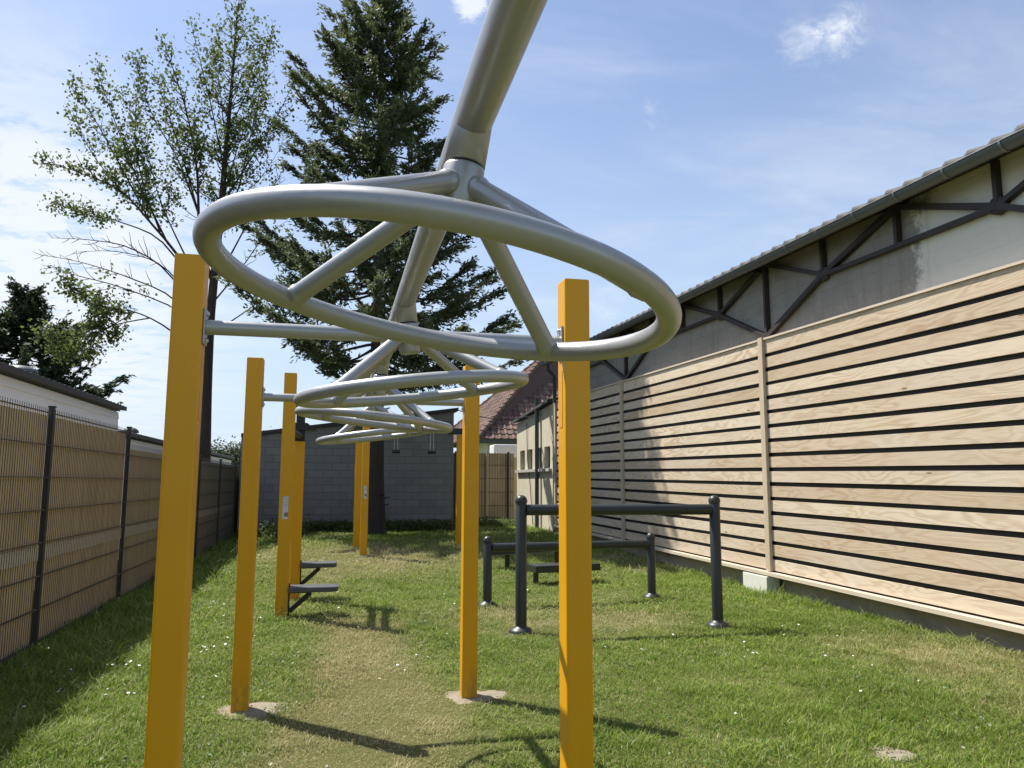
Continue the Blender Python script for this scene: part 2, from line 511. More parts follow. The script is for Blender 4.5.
class MB:
    """collects geometry given in world metres, links it as ONE mesh object"""
    def __init__(s):
        s.v, s.f, s.sm, s.a = [], [], [], []

    def add(s, vs, fs, smooth=False, a=0.0):
        n = len(s.v)
        s.v += [tuple(x) for x in vs]
        s.f += [tuple(i + n for i in f) for f in fs]
        s.sm += [smooth] * len(fs)
        s.a += [a] * len(fs)
        return s

    def box(s, lo, hi, bev=0.0, a=0.0):
        x0, y0, z0 = lo
        x1, y1, z1 = hi
        if bev <= 0:
            vs = [(x0, y0, z0), (x1, y0, z0), (x1, y1, z0), (x0, y1, z0), (x0, y0, z1), (x1, y0, z1), (x1, y1, z1), (x0, y1, z1)]
            fs = [(3, 2, 1, 0), (4, 5, 6, 7), (0, 1, 5, 4), (1, 2, 6, 5), (2, 3, 7, 6), (3, 0, 4, 7)]
            return s.add(vs, fs, False, a)
        bm = bmesh.new()
        bmesh.ops.create_cube(bm, size=1)
        for v in bm.verts:
            v.co = Vector(((x0 + x1) / 2 + v.co.x * (x1 - x0), (y0 + y1) / 2 + v.co.y * (y1 - y0), (z0 + z1) / 2 + v.co.z * (z1 - z0)))
        bmesh.ops.bevel(bm, geom=list(bm.edges), offset=bev, segments=2, profile=.6, affect='EDGES')
        bm.verts.index_update()
        s.add([v.co.copy() for v in bm.verts], [[v.index for v in f.verts] for f in bm.faces], False, a)
        bm.free()
        return s

    def bar(s, p0, p1, w, h, upv=(0, 0, 1), a=0.0):
        """rectangular bar between two points; w across, h along upv"""
        p0, p1 = Vector(p0), Vector(p1)
        d = (p1 - p0).normalized()
        u = Vector(upv)
        sd = d.cross(u)
        if sd.length < 1e-5:
            u = Vector((1, 0, 0)); sd = d.cross(u)
        sd.normalize()
        u = sd.cross(d).normalized()
        vs = []
        for p in (p0, p1):
            for i, j in ((-1, -1), (1, -1), (1, 1), (-1, 1)):
                vs.append(p + sd * (i * w / 2) + u * (j * h / 2))
        fs = [(3, 2, 1, 0), (4, 5, 6, 7), (0, 1, 5, 4), (1, 2, 6, 5), (2, 3, 7, 6), (3, 0, 4, 7)]
        return s.add(vs, fs, False, a)

    def tube(s, pts, r, n=16, closed=False, caps=True, a=0.0):
        pts = [Vector(p) for p in pts]
        rs = list(r) if hasattr(r, '__len__') else [r] * len(pts)
        k = len(pts)
        prev = None
        rings = []
        for i, p in enumerate(pts):
            if closed:
                t = pts[(i + 1) % k] - pts[i - 1]
            else:
                t = pts[min(i + 1, k - 1)] - pts[max(i - 1, 0)]
            t.normalize()
            if prev is None:
                ref = Vector((0, 0, 1)) if abs(t.z) < .9 else Vector((1, 0, 0))
                u = t.cross(ref).normalized()
            else:
                u = (prev - t * prev.dot(t)).normalized()
            prev = u
            w = t.cross(u)
            rings.append([p + (u * math.cos(2 * math.pi * j / n) + w * math.sin(2 * math.pi * j / n)) * rs[i] for j in range(n)])
        vs = [v for rg in rings for v in rg]
        fs = []
        for i in range(k if closed else k - 1):
            i2 = (i + 1) % k
            for j in range(n):
                j2 = (j + 1) % n
                fs.append((i * n + j, i * n + j2, i2 * n + j2, i2 * n + j))
        s.add(vs, fs, True, a)
        if caps and not closed:
            s.add(rings[0], [tuple(range(n))[::-1]], False, a)
            s.add(rings[-1], [tuple(range(n))], False, a)
        return s

    def lathe(s, c, prof, n=20, axis=(0, 0, 1), a=0.0):
        """profile of (radius, height) about an axis through c"""
        c = Vector(c)
        ax = Vector(axis).normalized()
        ref = Vector((0, 0, 1)) if abs(ax.z) < .9 else Vector((1, 0, 0))
        u = ax.cross(ref).normalized()
        w = ax.cross(u)
        vs, fs = [], []
        for r, h in prof:
            for j in range(n):
                t = 2 * math.pi * j / n
                vs.append(c + ax * h + (u * math.cos(t) + w * math.sin(t)) * max(r, 1e-4))
        for i in range(len(prof) - 1):
            for j in range(n):
                j2 = (j + 1) % n
                fs.append((i * n + j, i * n + j2, (i + 1) * n + j2, (i + 1) * n + j))
        return s.add(vs, fs, True, a)

    def quad(s, *ps, a=0.0):
        return s.add(ps, [tuple(range(len(ps)))], False, a)

    def build(s, name, m, parent=None, attr_name=None, origin=None):
        me = bpy.data.meshes.new(name)
        if origin is not None:
            org = Vector(origin)
        elif parent is not None:
            org = world_loc(parent)
        else:
            org = Vector((0, 0, 0))
        me.from_pydata([(x - org.x, y - org.y, z - org.z) for x, y, z in s.v], [], s.f)
        me.polygons.foreach_set('use_smooth', s.sm)
        if attr_name:
            at = me.attributes.new(attr_name, 'FLOAT', 'FACE')
            at.data.foreach_set('value', s.a)
        me.update()
        me.materials.append(m if not isinstance(m, str) else M[m])
        o = bpy.data.objects.new(name, me)
        COL.objects.link(o)
        if parent is not None:
            o.parent = parent
            o.location = org - world_loc(parent)
        else:
            o.location = org
        return o


def raw_mesh(name, verts, faces_n, m, parent=None, attrs=None, nside=3, smooth=False):
    """numpy mesh: verts (N,3) used in order, nside vertices per face; attrs per face"""
    verts = np.asarray(verts, np.float32)
    if parent is not None:
        verts = verts - np.array(world_loc(parent), np.float32)
    nf = faces_n
    me = bpy.data.meshes.new(name)
    me.vertices.add(len(verts))
    me.vertices.foreach_set('co', verts.ravel())
    me.loops.add(nf * nside)
    me.loops.foreach_set('vertex_index', np.arange(nf * nside, dtype=np.int32))
    me.polygons.add(nf)
    me.polygons.foreach_set('loop_start', np.arange(0, nf * nside, nside, dtype=np.int32))
    if smooth:
        me.polygons.foreach_set('use_smooth', np.ones(nf, dtype=bool))
    for k, v in (attrs or {}).items():
        at = me.attributes.new(k, 'FLOAT', 'FACE')
        at.data.foreach_set('value', np.asarray(v, np.float32))
    me.update(calc_edges=True)
    me.materials.append(M[m])
    o = bpy.data.objects.new(name, me)
    COL.objects.link(o)
    if parent is not None:
        o.parent = parent
    return o


def vnoise(x, y, seed=0):
    """smooth value noise in numpy, 0..1"""
    def h(ix, iy):
        v = np.sin(ix * 127.1 + iy * 311.7 + seed * 74.7) * 43758.5453
        return v - np.floor(v)
    ix, iy = np.floor(x), np.floor(y)
    fx, fy = x - ix, y - iy
    fx = fx * fx * (3 - 2 * fx); fy = fy * fy * (3 - 2 * fy)
    return (h(ix, iy) * (1 - fx) + h(ix + 1, iy) * fx) * (1 - fy) + (h(ix, iy + 1) * (1 - fx) + h(ix + 1, iy + 1) * fx) * fy


def fbm(x, y, seed=0, oct=4):
    s, a, t = 0, .5, 0
    for i in range(oct):
        s = s + a * vnoise(x * 2 ** i, y * 2 ** i, seed + i * 13)
        t += a; a *= .55
    return s / t


def leaf_cloud(P, size, flat=.5, tint=None, elong=1.6, updir=None):
    """P (n,3) centres -> n random rhombus leaves, returns verts (4n,3)"""
    n = len(P)
    nv = RNG.normal(size=(n, 3)); nv[:, 2] = np.abs(nv[:, 2]) + flat
    nv /= np.linalg.norm(nv, axis=1)[:, None]
    t = RNG.normal(size=(n, 3)) if updir is None else updir + RNG.normal(size=(n, 3)) * .35
    t -= nv * (t * nv).sum(1)[:, None]
    t /= np.linalg.norm(t, axis=1)[:, None] + 1e-9
    b = np.cross(nv, t)
    s = (size * RNG.uniform(.6, 1.35, n))[:, None]
    A = P - t * s * elong * .5
    C_ = P + t * s * elong * .5
    B = P + b * s * .5 - t * s * .1
    D = P - b * s * .5 - t * s * .1
    return np.stack([A, B, C_, D], 1).reshape(-1, 3)


# ------------------------------------------------------------------ the ground
def zg(x, y):
    def ss(t):
        t = np.clip(t, 0, 1)
        return t * t * (3 - 2 * t)
    return .18 * ss((y - 11) / 8) * ss((x + 2.2) / 2)


def ground():
    mb = MB()
    xs = [-400, -120, -40, -15] + [i * .5 for i in range(-16, 25)] + [20, 50, 130, 400]
    ys = [-300, -80, -20] + [i * .5 for i in range(-6, 56)] + [40, 70, 150, 500]
    vs, fs = [], []
    for y in ys:
        for x in xs:
            z = 0.0
            if -2.6 < x < 6 and 4 < y < 25:
                z = -.012 + .024 * float(vnoise(np.float64(x * .9), np.float64(y * .9), 3))
            z += float(zg(x, y))
            vs.append((x, y, z))
    w = len(xs)
    for j in range(len(ys) - 1):
        for i in range(w - 1):
            fs.append((j * w + i, j * w + i + 1, (j + 1) * w + i + 1, (j + 1) * w + i))
    mb.add(vs, fs, True)
    tag(mb.build('lawn', 'lawn'), kind='structure')


ground()

XF = -2.62          # line of the left fence
def wall_x(y):
    return 6.2 - .02 * y


def wall_z(z, y):
    return z + .011 * (y - 5.7)


# bare patches: (x, y, radius x, radius y)
BARE = [(-.50, 5.66, .215, .18), (1.03, 5.66, .24, .19), (3.15, 4.0, .12, .11)]


def dry_map(x, y):
    base = fbm(x * .55, y * .45, 5, 4)
    d = np.clip((base - .47) * 3.0, 0, 1) * .65
    def g(cx, cy, rx, ry, a):
        return a * np.exp(-((x - cx) / rx) ** 2 - ((y - cy) / ry) ** 2)
    path = 1.35 * np.exp(-((x - (.28 + .02 * (y - 6))) / .42) ** 2) * np.clip((9.8 - y) / 2.0, 0, 1)
    d = d + path + g(2.9, 8.3, 1.0, .7, .8) + g(.9, 14.5, 1.6, 1.8, .85) + g(5.4, 5.9, .8, .9, .6) + g(-.3, 16.5, 1.6, 1.2, .6)
    d = d * (.35 + 1.25 * fbm(x * 2.9, y * 2.9, 9, 4))
    d = d - np.clip((-1.2 - x) / .8, 0, 1) * .9
    return np.clip(d, 0, 1)


def grass():
    pts = []
    for (y0, y1, dens, size) in ((2.4, 3.6, 1500, 1.0), (3.6, 6.2, 8500, .72), (6.2, 8.5, 5200, .9), (8.5, 12, 2600, 1.2), (12, 17, 1200, 1.7), (17, 25, 500, 2.4)):
        n = int((y1 - y0) * 8.7 * dens)
        x = RNG.uniform(XF - .05, 6.1, n); y = RNG.uniform(y0, y1, n)
        pts.append(np.stack([x, y, np.full(n, size)], 1))
    p = np.concatenate(pts)
    x, y, size = p.T
    keep = x < wall_x(y) - .02
    for cx, cy, rx, ry in BARE:
        rr = np.sqrt(((x - cx) / rx) ** 2 + ((y - cy) / ry) ** 2) + (fbm(x * 9, y * 9, 31, 3) - .5) * .9
        keep &= (rr > 1.0) | (RNG.random(len(x)) < .04 + .30 * np.clip((rr - .6) / .4, 0, 1))
    # thin where trodden
    dr = dry_map(x, y)
    keep &= RNG.random(len(x)) > dr * .35
    x, y, size, dr = x[keep], y[keep], size[keep], dr[keep]
    n = len(x)
    tuft = fbm(x * 5, y * 5, 21, 3)
    lush = np.clip((-1.0 - x) / .9, 0, 1) + np.clip((x - (wall_x(y) - .55)) / .4, 0, 1) * .9
    hgt = (.016 + .026 * tuft + .040 * lush * RNG.random(n)) * (.6 + .8 * RNG.random(n)) * np.where(RNG.random(n) < .05, 1.9, 1.0) * np.where(fbm(x * 3.1, y * 3.1, 55, 3) > .60, 1.55, 1.0) * (1 - .35 * dr) * np.sqrt(size)
    wid = (.0026 + .0020 * RNG.random(n)) * size
    az = RNG.uniform(0, 2 * np.pi, n)
    lean = RNG.uniform(.3, 1.9, n) * hgt
    dx, dy = np.cos(az), np.sin(az)
    sx, sy = -dy, dx
    tw = RNG.uniform(-.8, .8, n)
    sx, sy = sx * np.cos(tw) - sy * np.sin(tw), sx * np.sin(tw) + sy * np.cos(tw)
    zb = zg(x, y)
    z0 = zb - .012
    A = np.stack([x - sx * wid, y - sy * wid, z0], 1)
    B = np.stack([x + sx * wid, y + sy * wid, z0], 1)
    mx, my, mz = x + dx * lean * .35, y + dy * lean * .35, zb + hgt * .62
    C_ = np.stack([mx + sx * wid * .75, my + sy * wid * .75, mz], 1)
    D = np.stack([mx - sx * wid * .75, my - sy * wid * .75, mz], 1)
    T = np.stack([x + dx * lean, y + dy * lean, zb + hgt], 1)
    quads = np.stack([A, B, C_, D], 1).reshape(-1, 3)
    tips = np.stack([D, C_, T], 1).reshape(-1, 3)
    patch = fbm(x * 1.3, y * 1.3, 41, 4)
    clump = fbm(x * 7, y * 7, 77, 3)
    tint = np.clip(-.05 + .60 * patch + .42 * clump + RNG.normal(0, .21, n), 0, 1)
    dryv = np.clip(dr * (.55 + .9 * clump) + (RNG.random(n) < .09) * .75 + RNG.normal(0, .17, n), 0, 1)
    nb = len(quads) // 4
    me = bpy.data.meshes.new('grass')
    V = np.concatenate([quads, tips]).astype(np.float32)
    me.vertices.add(len(V)); me.vertices.foreach_set('co', V.ravel())
    nl = nb * 4 + nb * 3
    me.loops.add(nl); me.loops.foreach_set('vertex_index', np.arange(nl, dtype=np.int32))
    me.polygons.add(nb * 2)
    ls = np.concatenate([np.arange(0, nb * 4, 4), nb * 4 + np.arange(0, nb * 3, 3)]).astype(np.int32)
    me.polygons.foreach_set('loop_start', ls)
    for k, v in (('tint', tint), ('dry', dryv)):
        at = me.attributes.new(k, 'FLOAT', 'FACE')
        at.data.foreach_set('value', np.concatenate([v, v]).astype(np.float32))
    me.update(calc_edges=True)
    me.materials.append(M['blade'])
    o = bpy.data.objects.new('grass', me)
    COL.objects.link(o)
    tag(o, 'short mown grass with dry straw patches covering the yard', 'grass', kind='stuff')


def daisies():
    spots = []
    for (cx, cy, s, n) in ((-1.6, 7.2, .55, 60), (-1.35, 9.2, .6, 40), (-1.9, 6.2, .4, 14), (-.9, 7.3, .3, 14), (4.2, 6.6, .35, 14), (3.9, 5.4, .6, 10),
                           (2.2, 9.6, .8, 12), (-1.6, 13, .9, 45), (-1.3, 17, 1.0, 40), (.6, 6.6, .3, 5), (5.0, 7.3, .5, 8), (-.2, 9.3, .5, 10), (2.2, 7.2, .8, 8)):
        for _ in range(n):
            spots.append((random.gauss(cx, s), random.gauss(cy, s * 1.3)))
    V, n = [], 0
    for x, y in spots:
        if not (XF < x < wall_x(y) - .1):
            continue
        r = random.uniform(.008, .014)
        h = random.uniform(.045, .075) + float(zg(x, y))
        k = 6
        tx, ty = random.uniform(-.4, .4), random.uniform(-.4, .4)
        for j in range(k):
            a0, a1 = 2 * math.pi * j / k, 2 * math.pi * (j + 1) / k
            for (cx, cy) in ((0, 0), (math.cos(a0), math.sin(a0)), (math.cos(a1), math.sin(a1))):
                V.append((x + cx * r, y + cy * r, h + (cx * tx + cy * ty) * r))
            n += 1
    o = raw_mesh('daisies', V, n, 'petal')
    tag(o, 'small white daisies scattered in the grass', 'flowers', kind='stuff')


grass()
daisies()


def clover():
    V, T = [], []
    for _ in range(150):
        y = random.uniform(3.8, 14) if random.random() < .8 else random.uniform(14, 20)
        x = random.uniform(XF + .1, 5.6)
        if dry_map(np.float64(x), np.float64(y)) > .55:
            continue
        m = random.randint(25, 80)
        sp = random.uniform(.05, .22)
        P = np.stack([x + RNG.normal(0, sp, m), y + RNG.normal(0, sp, m), RNG.uniform(.012, .042, m)], 1)
        P[:, 2] += zg(P[:, 0], P[:, 1])
        V.append(leaf_cloud(P, .017, 1.6, elong=1.1)); T.append(np.clip(RNG.normal(.5, .2, m), 0, 1))
    V = np.concatenate(V); T = np.concatenate(T)
    o = raw_mesh('clover', V, len(V) // 4, 'clover', None, {'tint': T}, 4)
    tag(o, 'patches of small clover leaves mixed in the grass', 'clover', kind='stuff')



def soil_patch(name, cx, cy, rx, ry, h, parent=None):
    mb = MB()
    n = 28
    ring = []
    for j in range(n):
        t = 2 * math.pi * j / n
        k = 1 + .16 * math.sin(3 * t + cx) + .10 * math.sin(7 * t + cy * 3)
        ring.append((math.cos(t) * rx * k, math.sin(t) * ry * k))
    vs = [(cx, cy, h)] + [(cx + a * .62, cy + b * .62, h * .95 + random.uniform(-.006, .006)) for a, b in ring] + \
         [(cx + a * 1.1, cy + b * 1.1, .004) for a, b in ring]
    fs = []
    for j in range(n):
        j2 = (j + 1) % n
        fs += [(0, 1 + j, 1 + j2), (1 + j, 1 + n + j, 1 + n + j2, 1 + j2)]
    mb.add(vs, fs, True)
    return mb.build(name, 'soil', parent)


tag(soil_patch('bare_earth', *BARE[2], .008), 'bare grey earth patch worn in the lawn', 'soil patch', kind='structure')


clover()


# ------------------------------------------------------------------ the barn on the right
def barn():
    y0, y1 = -.8, 19.9
    root = thing('barn', 'long barn with horizontal larch boards, grey blockwork and dark iron trusses under its eaves', 'building', (wall_x(9), 9, 0))

    def P(y, z, out=0.0):
        return (wall_x(y) - out, y, wall_z(z, y))
    # plinth
    mb = MB()
    mb.add([P(y0, -.35, -.12), P(y1, -.5, -.12), P(y1, .26, -.12), P(y0, .26, -.12), P(y0, -.35, -.5), P(y1, -.5, -.5), P(y1, .26, -.5), P(y0, .26, -.5)],
           [(3, 2, 1, 0), (0, 1, 5, 4), (1, 2, 6, 5), (2, 3, 7, 6), (3, 0, 4, 7), (4, 5, 6, 7)])
    mb.build('plinth', 'concrete', root)
    # dark membrane seen through the gaps
    mb = MB()
    mb.add([P(y0, .26, .0), P(y1, .26, .0), P(y1, 3.50, .0), P(y0, 3.50, .0), P(y0, .26, -.4), P(y1, .26, -.4), P(y1, 3.5, -.4), P(y0, 3.5, -.4)],
           [(3, 2, 1, 0), (0, 1, 5, 4), (1, 2, 6, 5), (2, 3, 7, 6), (3, 0, 4, 7)])
    mb.build('membrane', 'membrane', root)
    # boards
    mb = MB()
    joints = [y0, 4.56, 9.86, 15.16, y1]
    k = 0
    for j in range(4):
        a, b = joints[j] + .004, joints[j + 1] - .004
        z = .285
        i = 0
        while z < 3.42:
            top = z + .147 if z < 3.25 else 3.517
            k += 1
            dz = random.uniform(-.003, .003)
            o_ = .030 + random.uniform(-.002, .002)
            vs = [P(a, z + dz, .004), P(b, z + dz, .004), P(b, top + dz, .004), P(a, top + dz, .004),
                  P(a, z + dz, o_), P(b, z + dz, o_), P(b, top + dz, o_), P(a, top + dz, o_)]
            mb.add(vs, [(0, 1, 2, 3), (7, 6, 5, 4), (4, 5, 1, 0), (5, 6, 2, 1), (6, 7, 3, 2), (7, 4, 0, 3)], False, ((k * .6180339) % 1.0))
            z += .2025
            i += 1
    mb.build('board_cladding', 'wood', root, 'board')
    # cover battens
    for y in (4.56, 9.86, 15.16, y1 - .06):
        mb = MB()
        mb.bar(P(y, .268, .056), P(y, 3.56, .056), .11, .045, (-1, 0, 0))
        mb.build('batten', 'timber', root)
    # ledge rail at the foot, cap rail at the top
    mb = MB()
    mb.bar(P(y0, .238, .035), P(y1, .238, .035), .17, .045)
    mb.build('foot_rail', 'rail', root)
    mb = MB()
    mb.bar(P(y0, 3.535, .012), P(y1, 3.535, .012), .085, .028)
    mb.build('cap_rail', 'rail', root)
    # upper wall
    mb = MB()
    mb.add([P(y0, 3.4, -.10), P(y1, 3.4, -.10), P(y1, 4.72, -.10), P(y0, 4.72, -.10), P(y0, 3.4, -.4), P(y1, 3.4, -.4), P(y1, 4.72, -.4), P(y0, 4.72, -.4)],
           [(3, 2, 1, 0), (0, 1, 5, 4), (1, 2, 6, 5), (2, 3, 7, 6), (3, 0, 4, 7)])
    mb.build('upper_wall', 'upper', root, origin=(0, 0, 0))
    # iron truss
    mb = MB()
    q = -.055

    def L(ya, za, yb, zb, w=.055):
        mb.bar(P(ya, za, q + random.uniform(-.004, .004)), P(yb, zb, q + random.uniform(-.004, .004)), w, .07, (-1, 0, 0))
    for c in (-.74, 4.56, 9.86, 15.16, 20.46):
        def I(ya, za, yb, zb, w=.052):
            if max(ya, yb) > y1 + .01 or min(ya, yb) < y0:
                return
            L(ya, za, yb, zb, w)
        I(c, 3.56, c, 4.62)
        for s in (-1, 1):
            I(c, 3.58, c + s * 1.33, 4.17, .066)
            I(c + s * 1.33, 4.17, c + s * 2.65, 4.62, .066)
            I(c + s * 1.33, 4.17, c + s * .15, 4.60, .05)
            I(c + s * 1.33, 4.17, c + s * 1.33, 4.63, .048)
            I(c + s * 1.33, 4.165, c + s * 2.655, 4.165, .05)
        I(c + 2.65, 4.17, c + 2.65, 4.63, .048)
        for s in (-1, 1):
            y = c + s * 1.33
            if y0 < y < y1:
                n = 8
                mb.lathe(P(y, 4.18, q - .03), [(0, .055), (.085, .055), (.10, .045), (.10, 0)], 8, (-1, 0, 0))
    mb.build('iron_truss', 'truss', root)
    # roof: tiled sheet with rounded rolls, its edge over the gutter
    mb = MB()
    pitch = .27
    ny = int((y1 + .3 - y0) / pitch)
    prof = []
    for i in range(ny):
        for t in range(6):
            u = t / 6
            prof.append((y0 + (i + u) * pitch, .036 * abs(math.sin(math.pi * u)) if u < .62 else -.0))
    rows = [(.33, 4.625), (.15, 4.685), (-3.5, 5.75), (-3.6, 5.78)]
    vs, fs = [], []
    for (o_, z) in rows:
        for (y, b) in prof:
            vs.append(P(y, z + b, o_))
    w = len(prof)
    for r_ in range(len(rows) - 1):
        for i in range(w - 1):
            fs.append((r_ * w + i, r_ * w + i + 1, (r_ + 1) * w + i + 1, (r_ + 1) * w + i))
    # thickness at the lip
    base = len(vs)
    for (y, b) in prof:
        vs.append(P(y, 4.600 + b * .5, .33))
    for i in range(w - 1):
        fs.append((i + 1, i, base + i, base + i + 1))
    mb.add(vs, fs, True)
    mb.build('tiled_roof', 'roofdark', root)
    # soffit board
    mb = MB()
    mb.add([P(y0, 4.585, .22), P(y1, 4.585, .22), P(y1, 4.67, -.2), P(y0, 4.67, -.2)], [(0, 1, 2, 3)])
    mb.build('soffit', 'truss', root)
    # half round gutter with joints
    mb = MB()
    R_, cz, co = .080, 4.585, .278
    vs, fs = [], []
    n = 12
    ys = np.linspace(y0, y1 + .25, 12)
    for y in ys:
        for j in range(n + 1):
            t = math.pi * j / n
            vs.append(P(y, cz - R_ * math.sin(t), co + R_ * math.cos(t)))
    for i in range(len(ys) - 1):
        for j in range(n):
            fs.append((i * (n + 1) + j, i * (n + 1) + j + 1, (i + 1) * (n + 1) + j + 1, (i + 1) * (n + 1) + j))
    mb.add(vs, fs, True)
    # rolled front bead
    mb.tube([P(y0, cz + .002, co + R_), P(y1 + .25, cz + .002, co + R_)], .010, 8)
    g = mb.build('gutter', 'zinc', root)
    y = y0 + .3
    while y < y1:
        vs, fs = [], []
        for yy in (y - .013, y + .013):
            for j in range(n + 1):
                t = math.pi * j / n
                vs.append(P(yy, cz - (R_ + .009) * math.sin(t), co + (R_ + .009) * math.cos(t)))
        for j in range(n):
            fs.append((j, j + 1, n + 2 + j, n + 1 + j))
        MB().add(vs, fs, True).build('gutter_bracket', 'strap', g)
        y += .66
    # downpipe at the far end
    mb = MB()
    mb.tube([P(19.75, 4.52, .28), P(19.75, 4.38, .28), P(19.8, 4.2, .08), P(19.8, 3.5, .08)], .05, 12)
    mb.build('downpipe', 'green_pipe', root)
    mb = MB()
    # gable end so that the volume is closed
    mb.add([P(y1, -.3, -.1), P(y1, 4.7, -.1), P(y1, 6.2, -5), P(y1, 6.2, -9), P(y1, -.3, -9)], [(0, 1, 2, 3, 4)])
    mb.build('end_wall', 'blocks', root)


barn()

blk = thing('concrete_block', 'pale rough concrete block on the grass under the barn foot rail', 'block', (5.98, 9.95, 0))
MB().box((5.86, 9.80, -.05), (6.06, 10.44, .245), .008).build('block_body', 'paleblock', blk)
blk2 = thing('concrete_block', 'pale low concrete block at the far foot of the boarded barn wall', 'block', (5.72, 19.2, 0))
MB().box((5.62, 18.9, -.05), (5.80, 19.5, .24), .008).build('block_body', 'paleblock', blk2)


def annex():
    ya, yb, x = 20.2, 24.4, 5.78
    root = thing('annex', 'low cream rendered annex with small dark windows beyond the barn end', 'building', (x, 22, 0))
    ops = [(20.45, 21.05), (21.35, 21.95), (22.40, 22.98), (23.35, 23.95)]
    z0, z1 = 1.92, 2.52
    mb = MB()

    def wallpiece(a, b, lo, hi_a, hi_b):
        mb.add([(x, a, lo), (x, b, lo), (x, b, hi_b), (x, a, hi_a), (x + .25, a, lo), (x + .25, b, lo), (x + .25, b, hi_b), (x + .25, a, hi_a)],
               [(3, 2, 1, 0), (4, 5, 6, 7), (0, 1, 5, 4), (1, 2, 6, 5), (2, 3, 7, 6), (3, 0, 4, 7)])
    def top(y):
        return 3.68 - (y - ya) * .065
    wallpiece(ya, yb, -.2, z0, z0)
    wallpiece(ya, yb, z1, top(ya), top(yb))
    e = [ya] + [v for o in ops for v in o] + [yb]
    for i in range(0, len(e), 2):
        wallpiece(e[i], e[i + 1], z0, z1, z1)
    # far return wall
    mb.add([(x, yb, -.2), (x + 4, yb, -.2), (x + 4, yb, top(yb)), (x, yb, top(yb))], [(0, 1, 2, 3)])
    mb.build('wall', 'annex', root)
    for a, b in ops:
        w = MB().box((x + .12, a + .002, z0 + .002), (x + .16, a + .05, z1 - .002)).box((x + .12, b - .05, z0 + .002), (x + .16, b - .002, z1 - .002)) \
            .box((x + .12, a + .05, z0 + .002), (x + .16, b - .05, z0 + .05)).box((x + .12, a + .05, z1 - .05), (x + .16, b - .05, z1 - .002)).build('window', 'green_pipe', root)
        MB().box((x + .135, a + .05, z0 + .05), (x + .145, b - .05, z1 - .05)).build('pane', 'glass', w)
    MB().box((x - .09, ya + .1, z0 - .09), (x - .002, yb - .1, z0 - .01)).build('sill', 'sill', root)
    mb = MB()
    mb.add([(x - .16, ya, top(ya) + .03), (x - .16, yb + .1, top(yb) + .02), (x + 3, yb + .1, top(yb) + .7), (x + 3, ya, top(ya) + .7),
            (x - .16, ya, top(ya) + .10), (x - .16, yb + .1, top(yb) + .09), (x + 3, yb + .1, top(yb) + .77), (x + 3, ya, top(ya) + .77)],
           [(3, 2, 1, 0), (4, 5, 6, 7), (0, 1, 5, 4), (1, 2, 6, 5), (2, 3, 7, 6), (3, 0, 4, 7)])
    mb.build('roof', 'roofdark', root)
    MB().tube([(x - .10, 21.5, -.05), (x - .10, 21.5, 3.95)], .06, 12).build('downpipe', 'green_pipe', root)
    MB().tube([(x - .05, 22.9, 3.35), (x - .04, 22.85, 2.2), (x - .04, 22.5, 1.4), (x - .04, 22.2, .3)], .012, 6).build('cable', 'cable', root)


annex()


# ------------------------------------------------------------------ shed, far fence, house
def shed():
    root = thing('block_shed', 'grey concrete block shed with sloping dark roof edge closing the yard', 'building', (.5, 24, 0))
    xa, xb, y, yb = -2.5, 3.38, 22.3, 27.5

    def top(x):
        return 3.09 + .143 * x
    mb = MB()
    mb.add([(xa, y, -.2), (xb, y, -.2), (xb, y, top(xb)), (xa, y, top(xa)), (xa, yb, -.2), (xb, yb, -.2), (xb, yb, top(xb)), (xa, yb, top(xa))],
           [(0, 1, 2, 3), (1, 5, 6, 2), (5, 4, 7, 6), (4, 0, 3, 7)])
    mb.build('wall', 'blocks', root)
    mb = MB()
    mb.add([(xa, y - .12, top(xa) + .004), (xb + .12, y - .12, top(xb) + .02), (xb + .12, yb, top(xb) + .02), (xa, yb, top(xa) + .004),
            (xa, y - .12, top(xa) + .10), (xb + .12, y - .12, top(xb) + .115), (xb + .12, yb, top(xb) + .115), (xa, yb, top(xa) + .10)],
           [(3, 2, 1, 0), (4, 5, 6, 7), (0, 1, 5, 4), (1, 2, 6, 5), (2, 3, 7, 6), (3, 0, 4, 7)])
    mb.build('roof', 'roofdark', root)


shed()


def reed_fence_back():
    root = thing('reed_fence', 'tall brown reed screen fence between the block shed and the annex', 'fence', (4.9, 25.6, 0))
    MB().box((3.30, 25.60, -.1), (5.95, 25.64, 2.5), 0, .35).build('reed_screen', 'reed', root, 'age')
    for x in (3.95, 5.02, 5.75):
        MB().box((x - .03, 25.53, -.1), (x + .03, 25.59, 2.55), .006).build('fence_post', 'timber' if x == 5.02 else 'wire', root)
    mb = MB()
    for z in (.3, .75, 1.2, 1.65, 2.1):
        mb.bar((3.84, 25.585, z), (5.95, 25.585, z), .012, .012)
    for i in range(24):
        x = 3.86 + i * .09
        mb.bar((x, 25.592, 0), (x, 25.592, 2.5), .008, .008, (0, 1, 0))
    mb.build('wire_mesh', 'wire', root)


reed_fence_back()

slab = thing('stone_slab', 'pale stone slab lying at the foot of the reed fence', 'slab', (5.0, 24.9, 0))
MB().box((4.55, 24.75, .1), (5.35, 25.15, .34), .02).build('slab_body', 'paleblock', slab)
MB().box((4.15, 24.6, .1), (5.55, 24.74, .28), .02).build('slab_edge', 'concrete', slab)


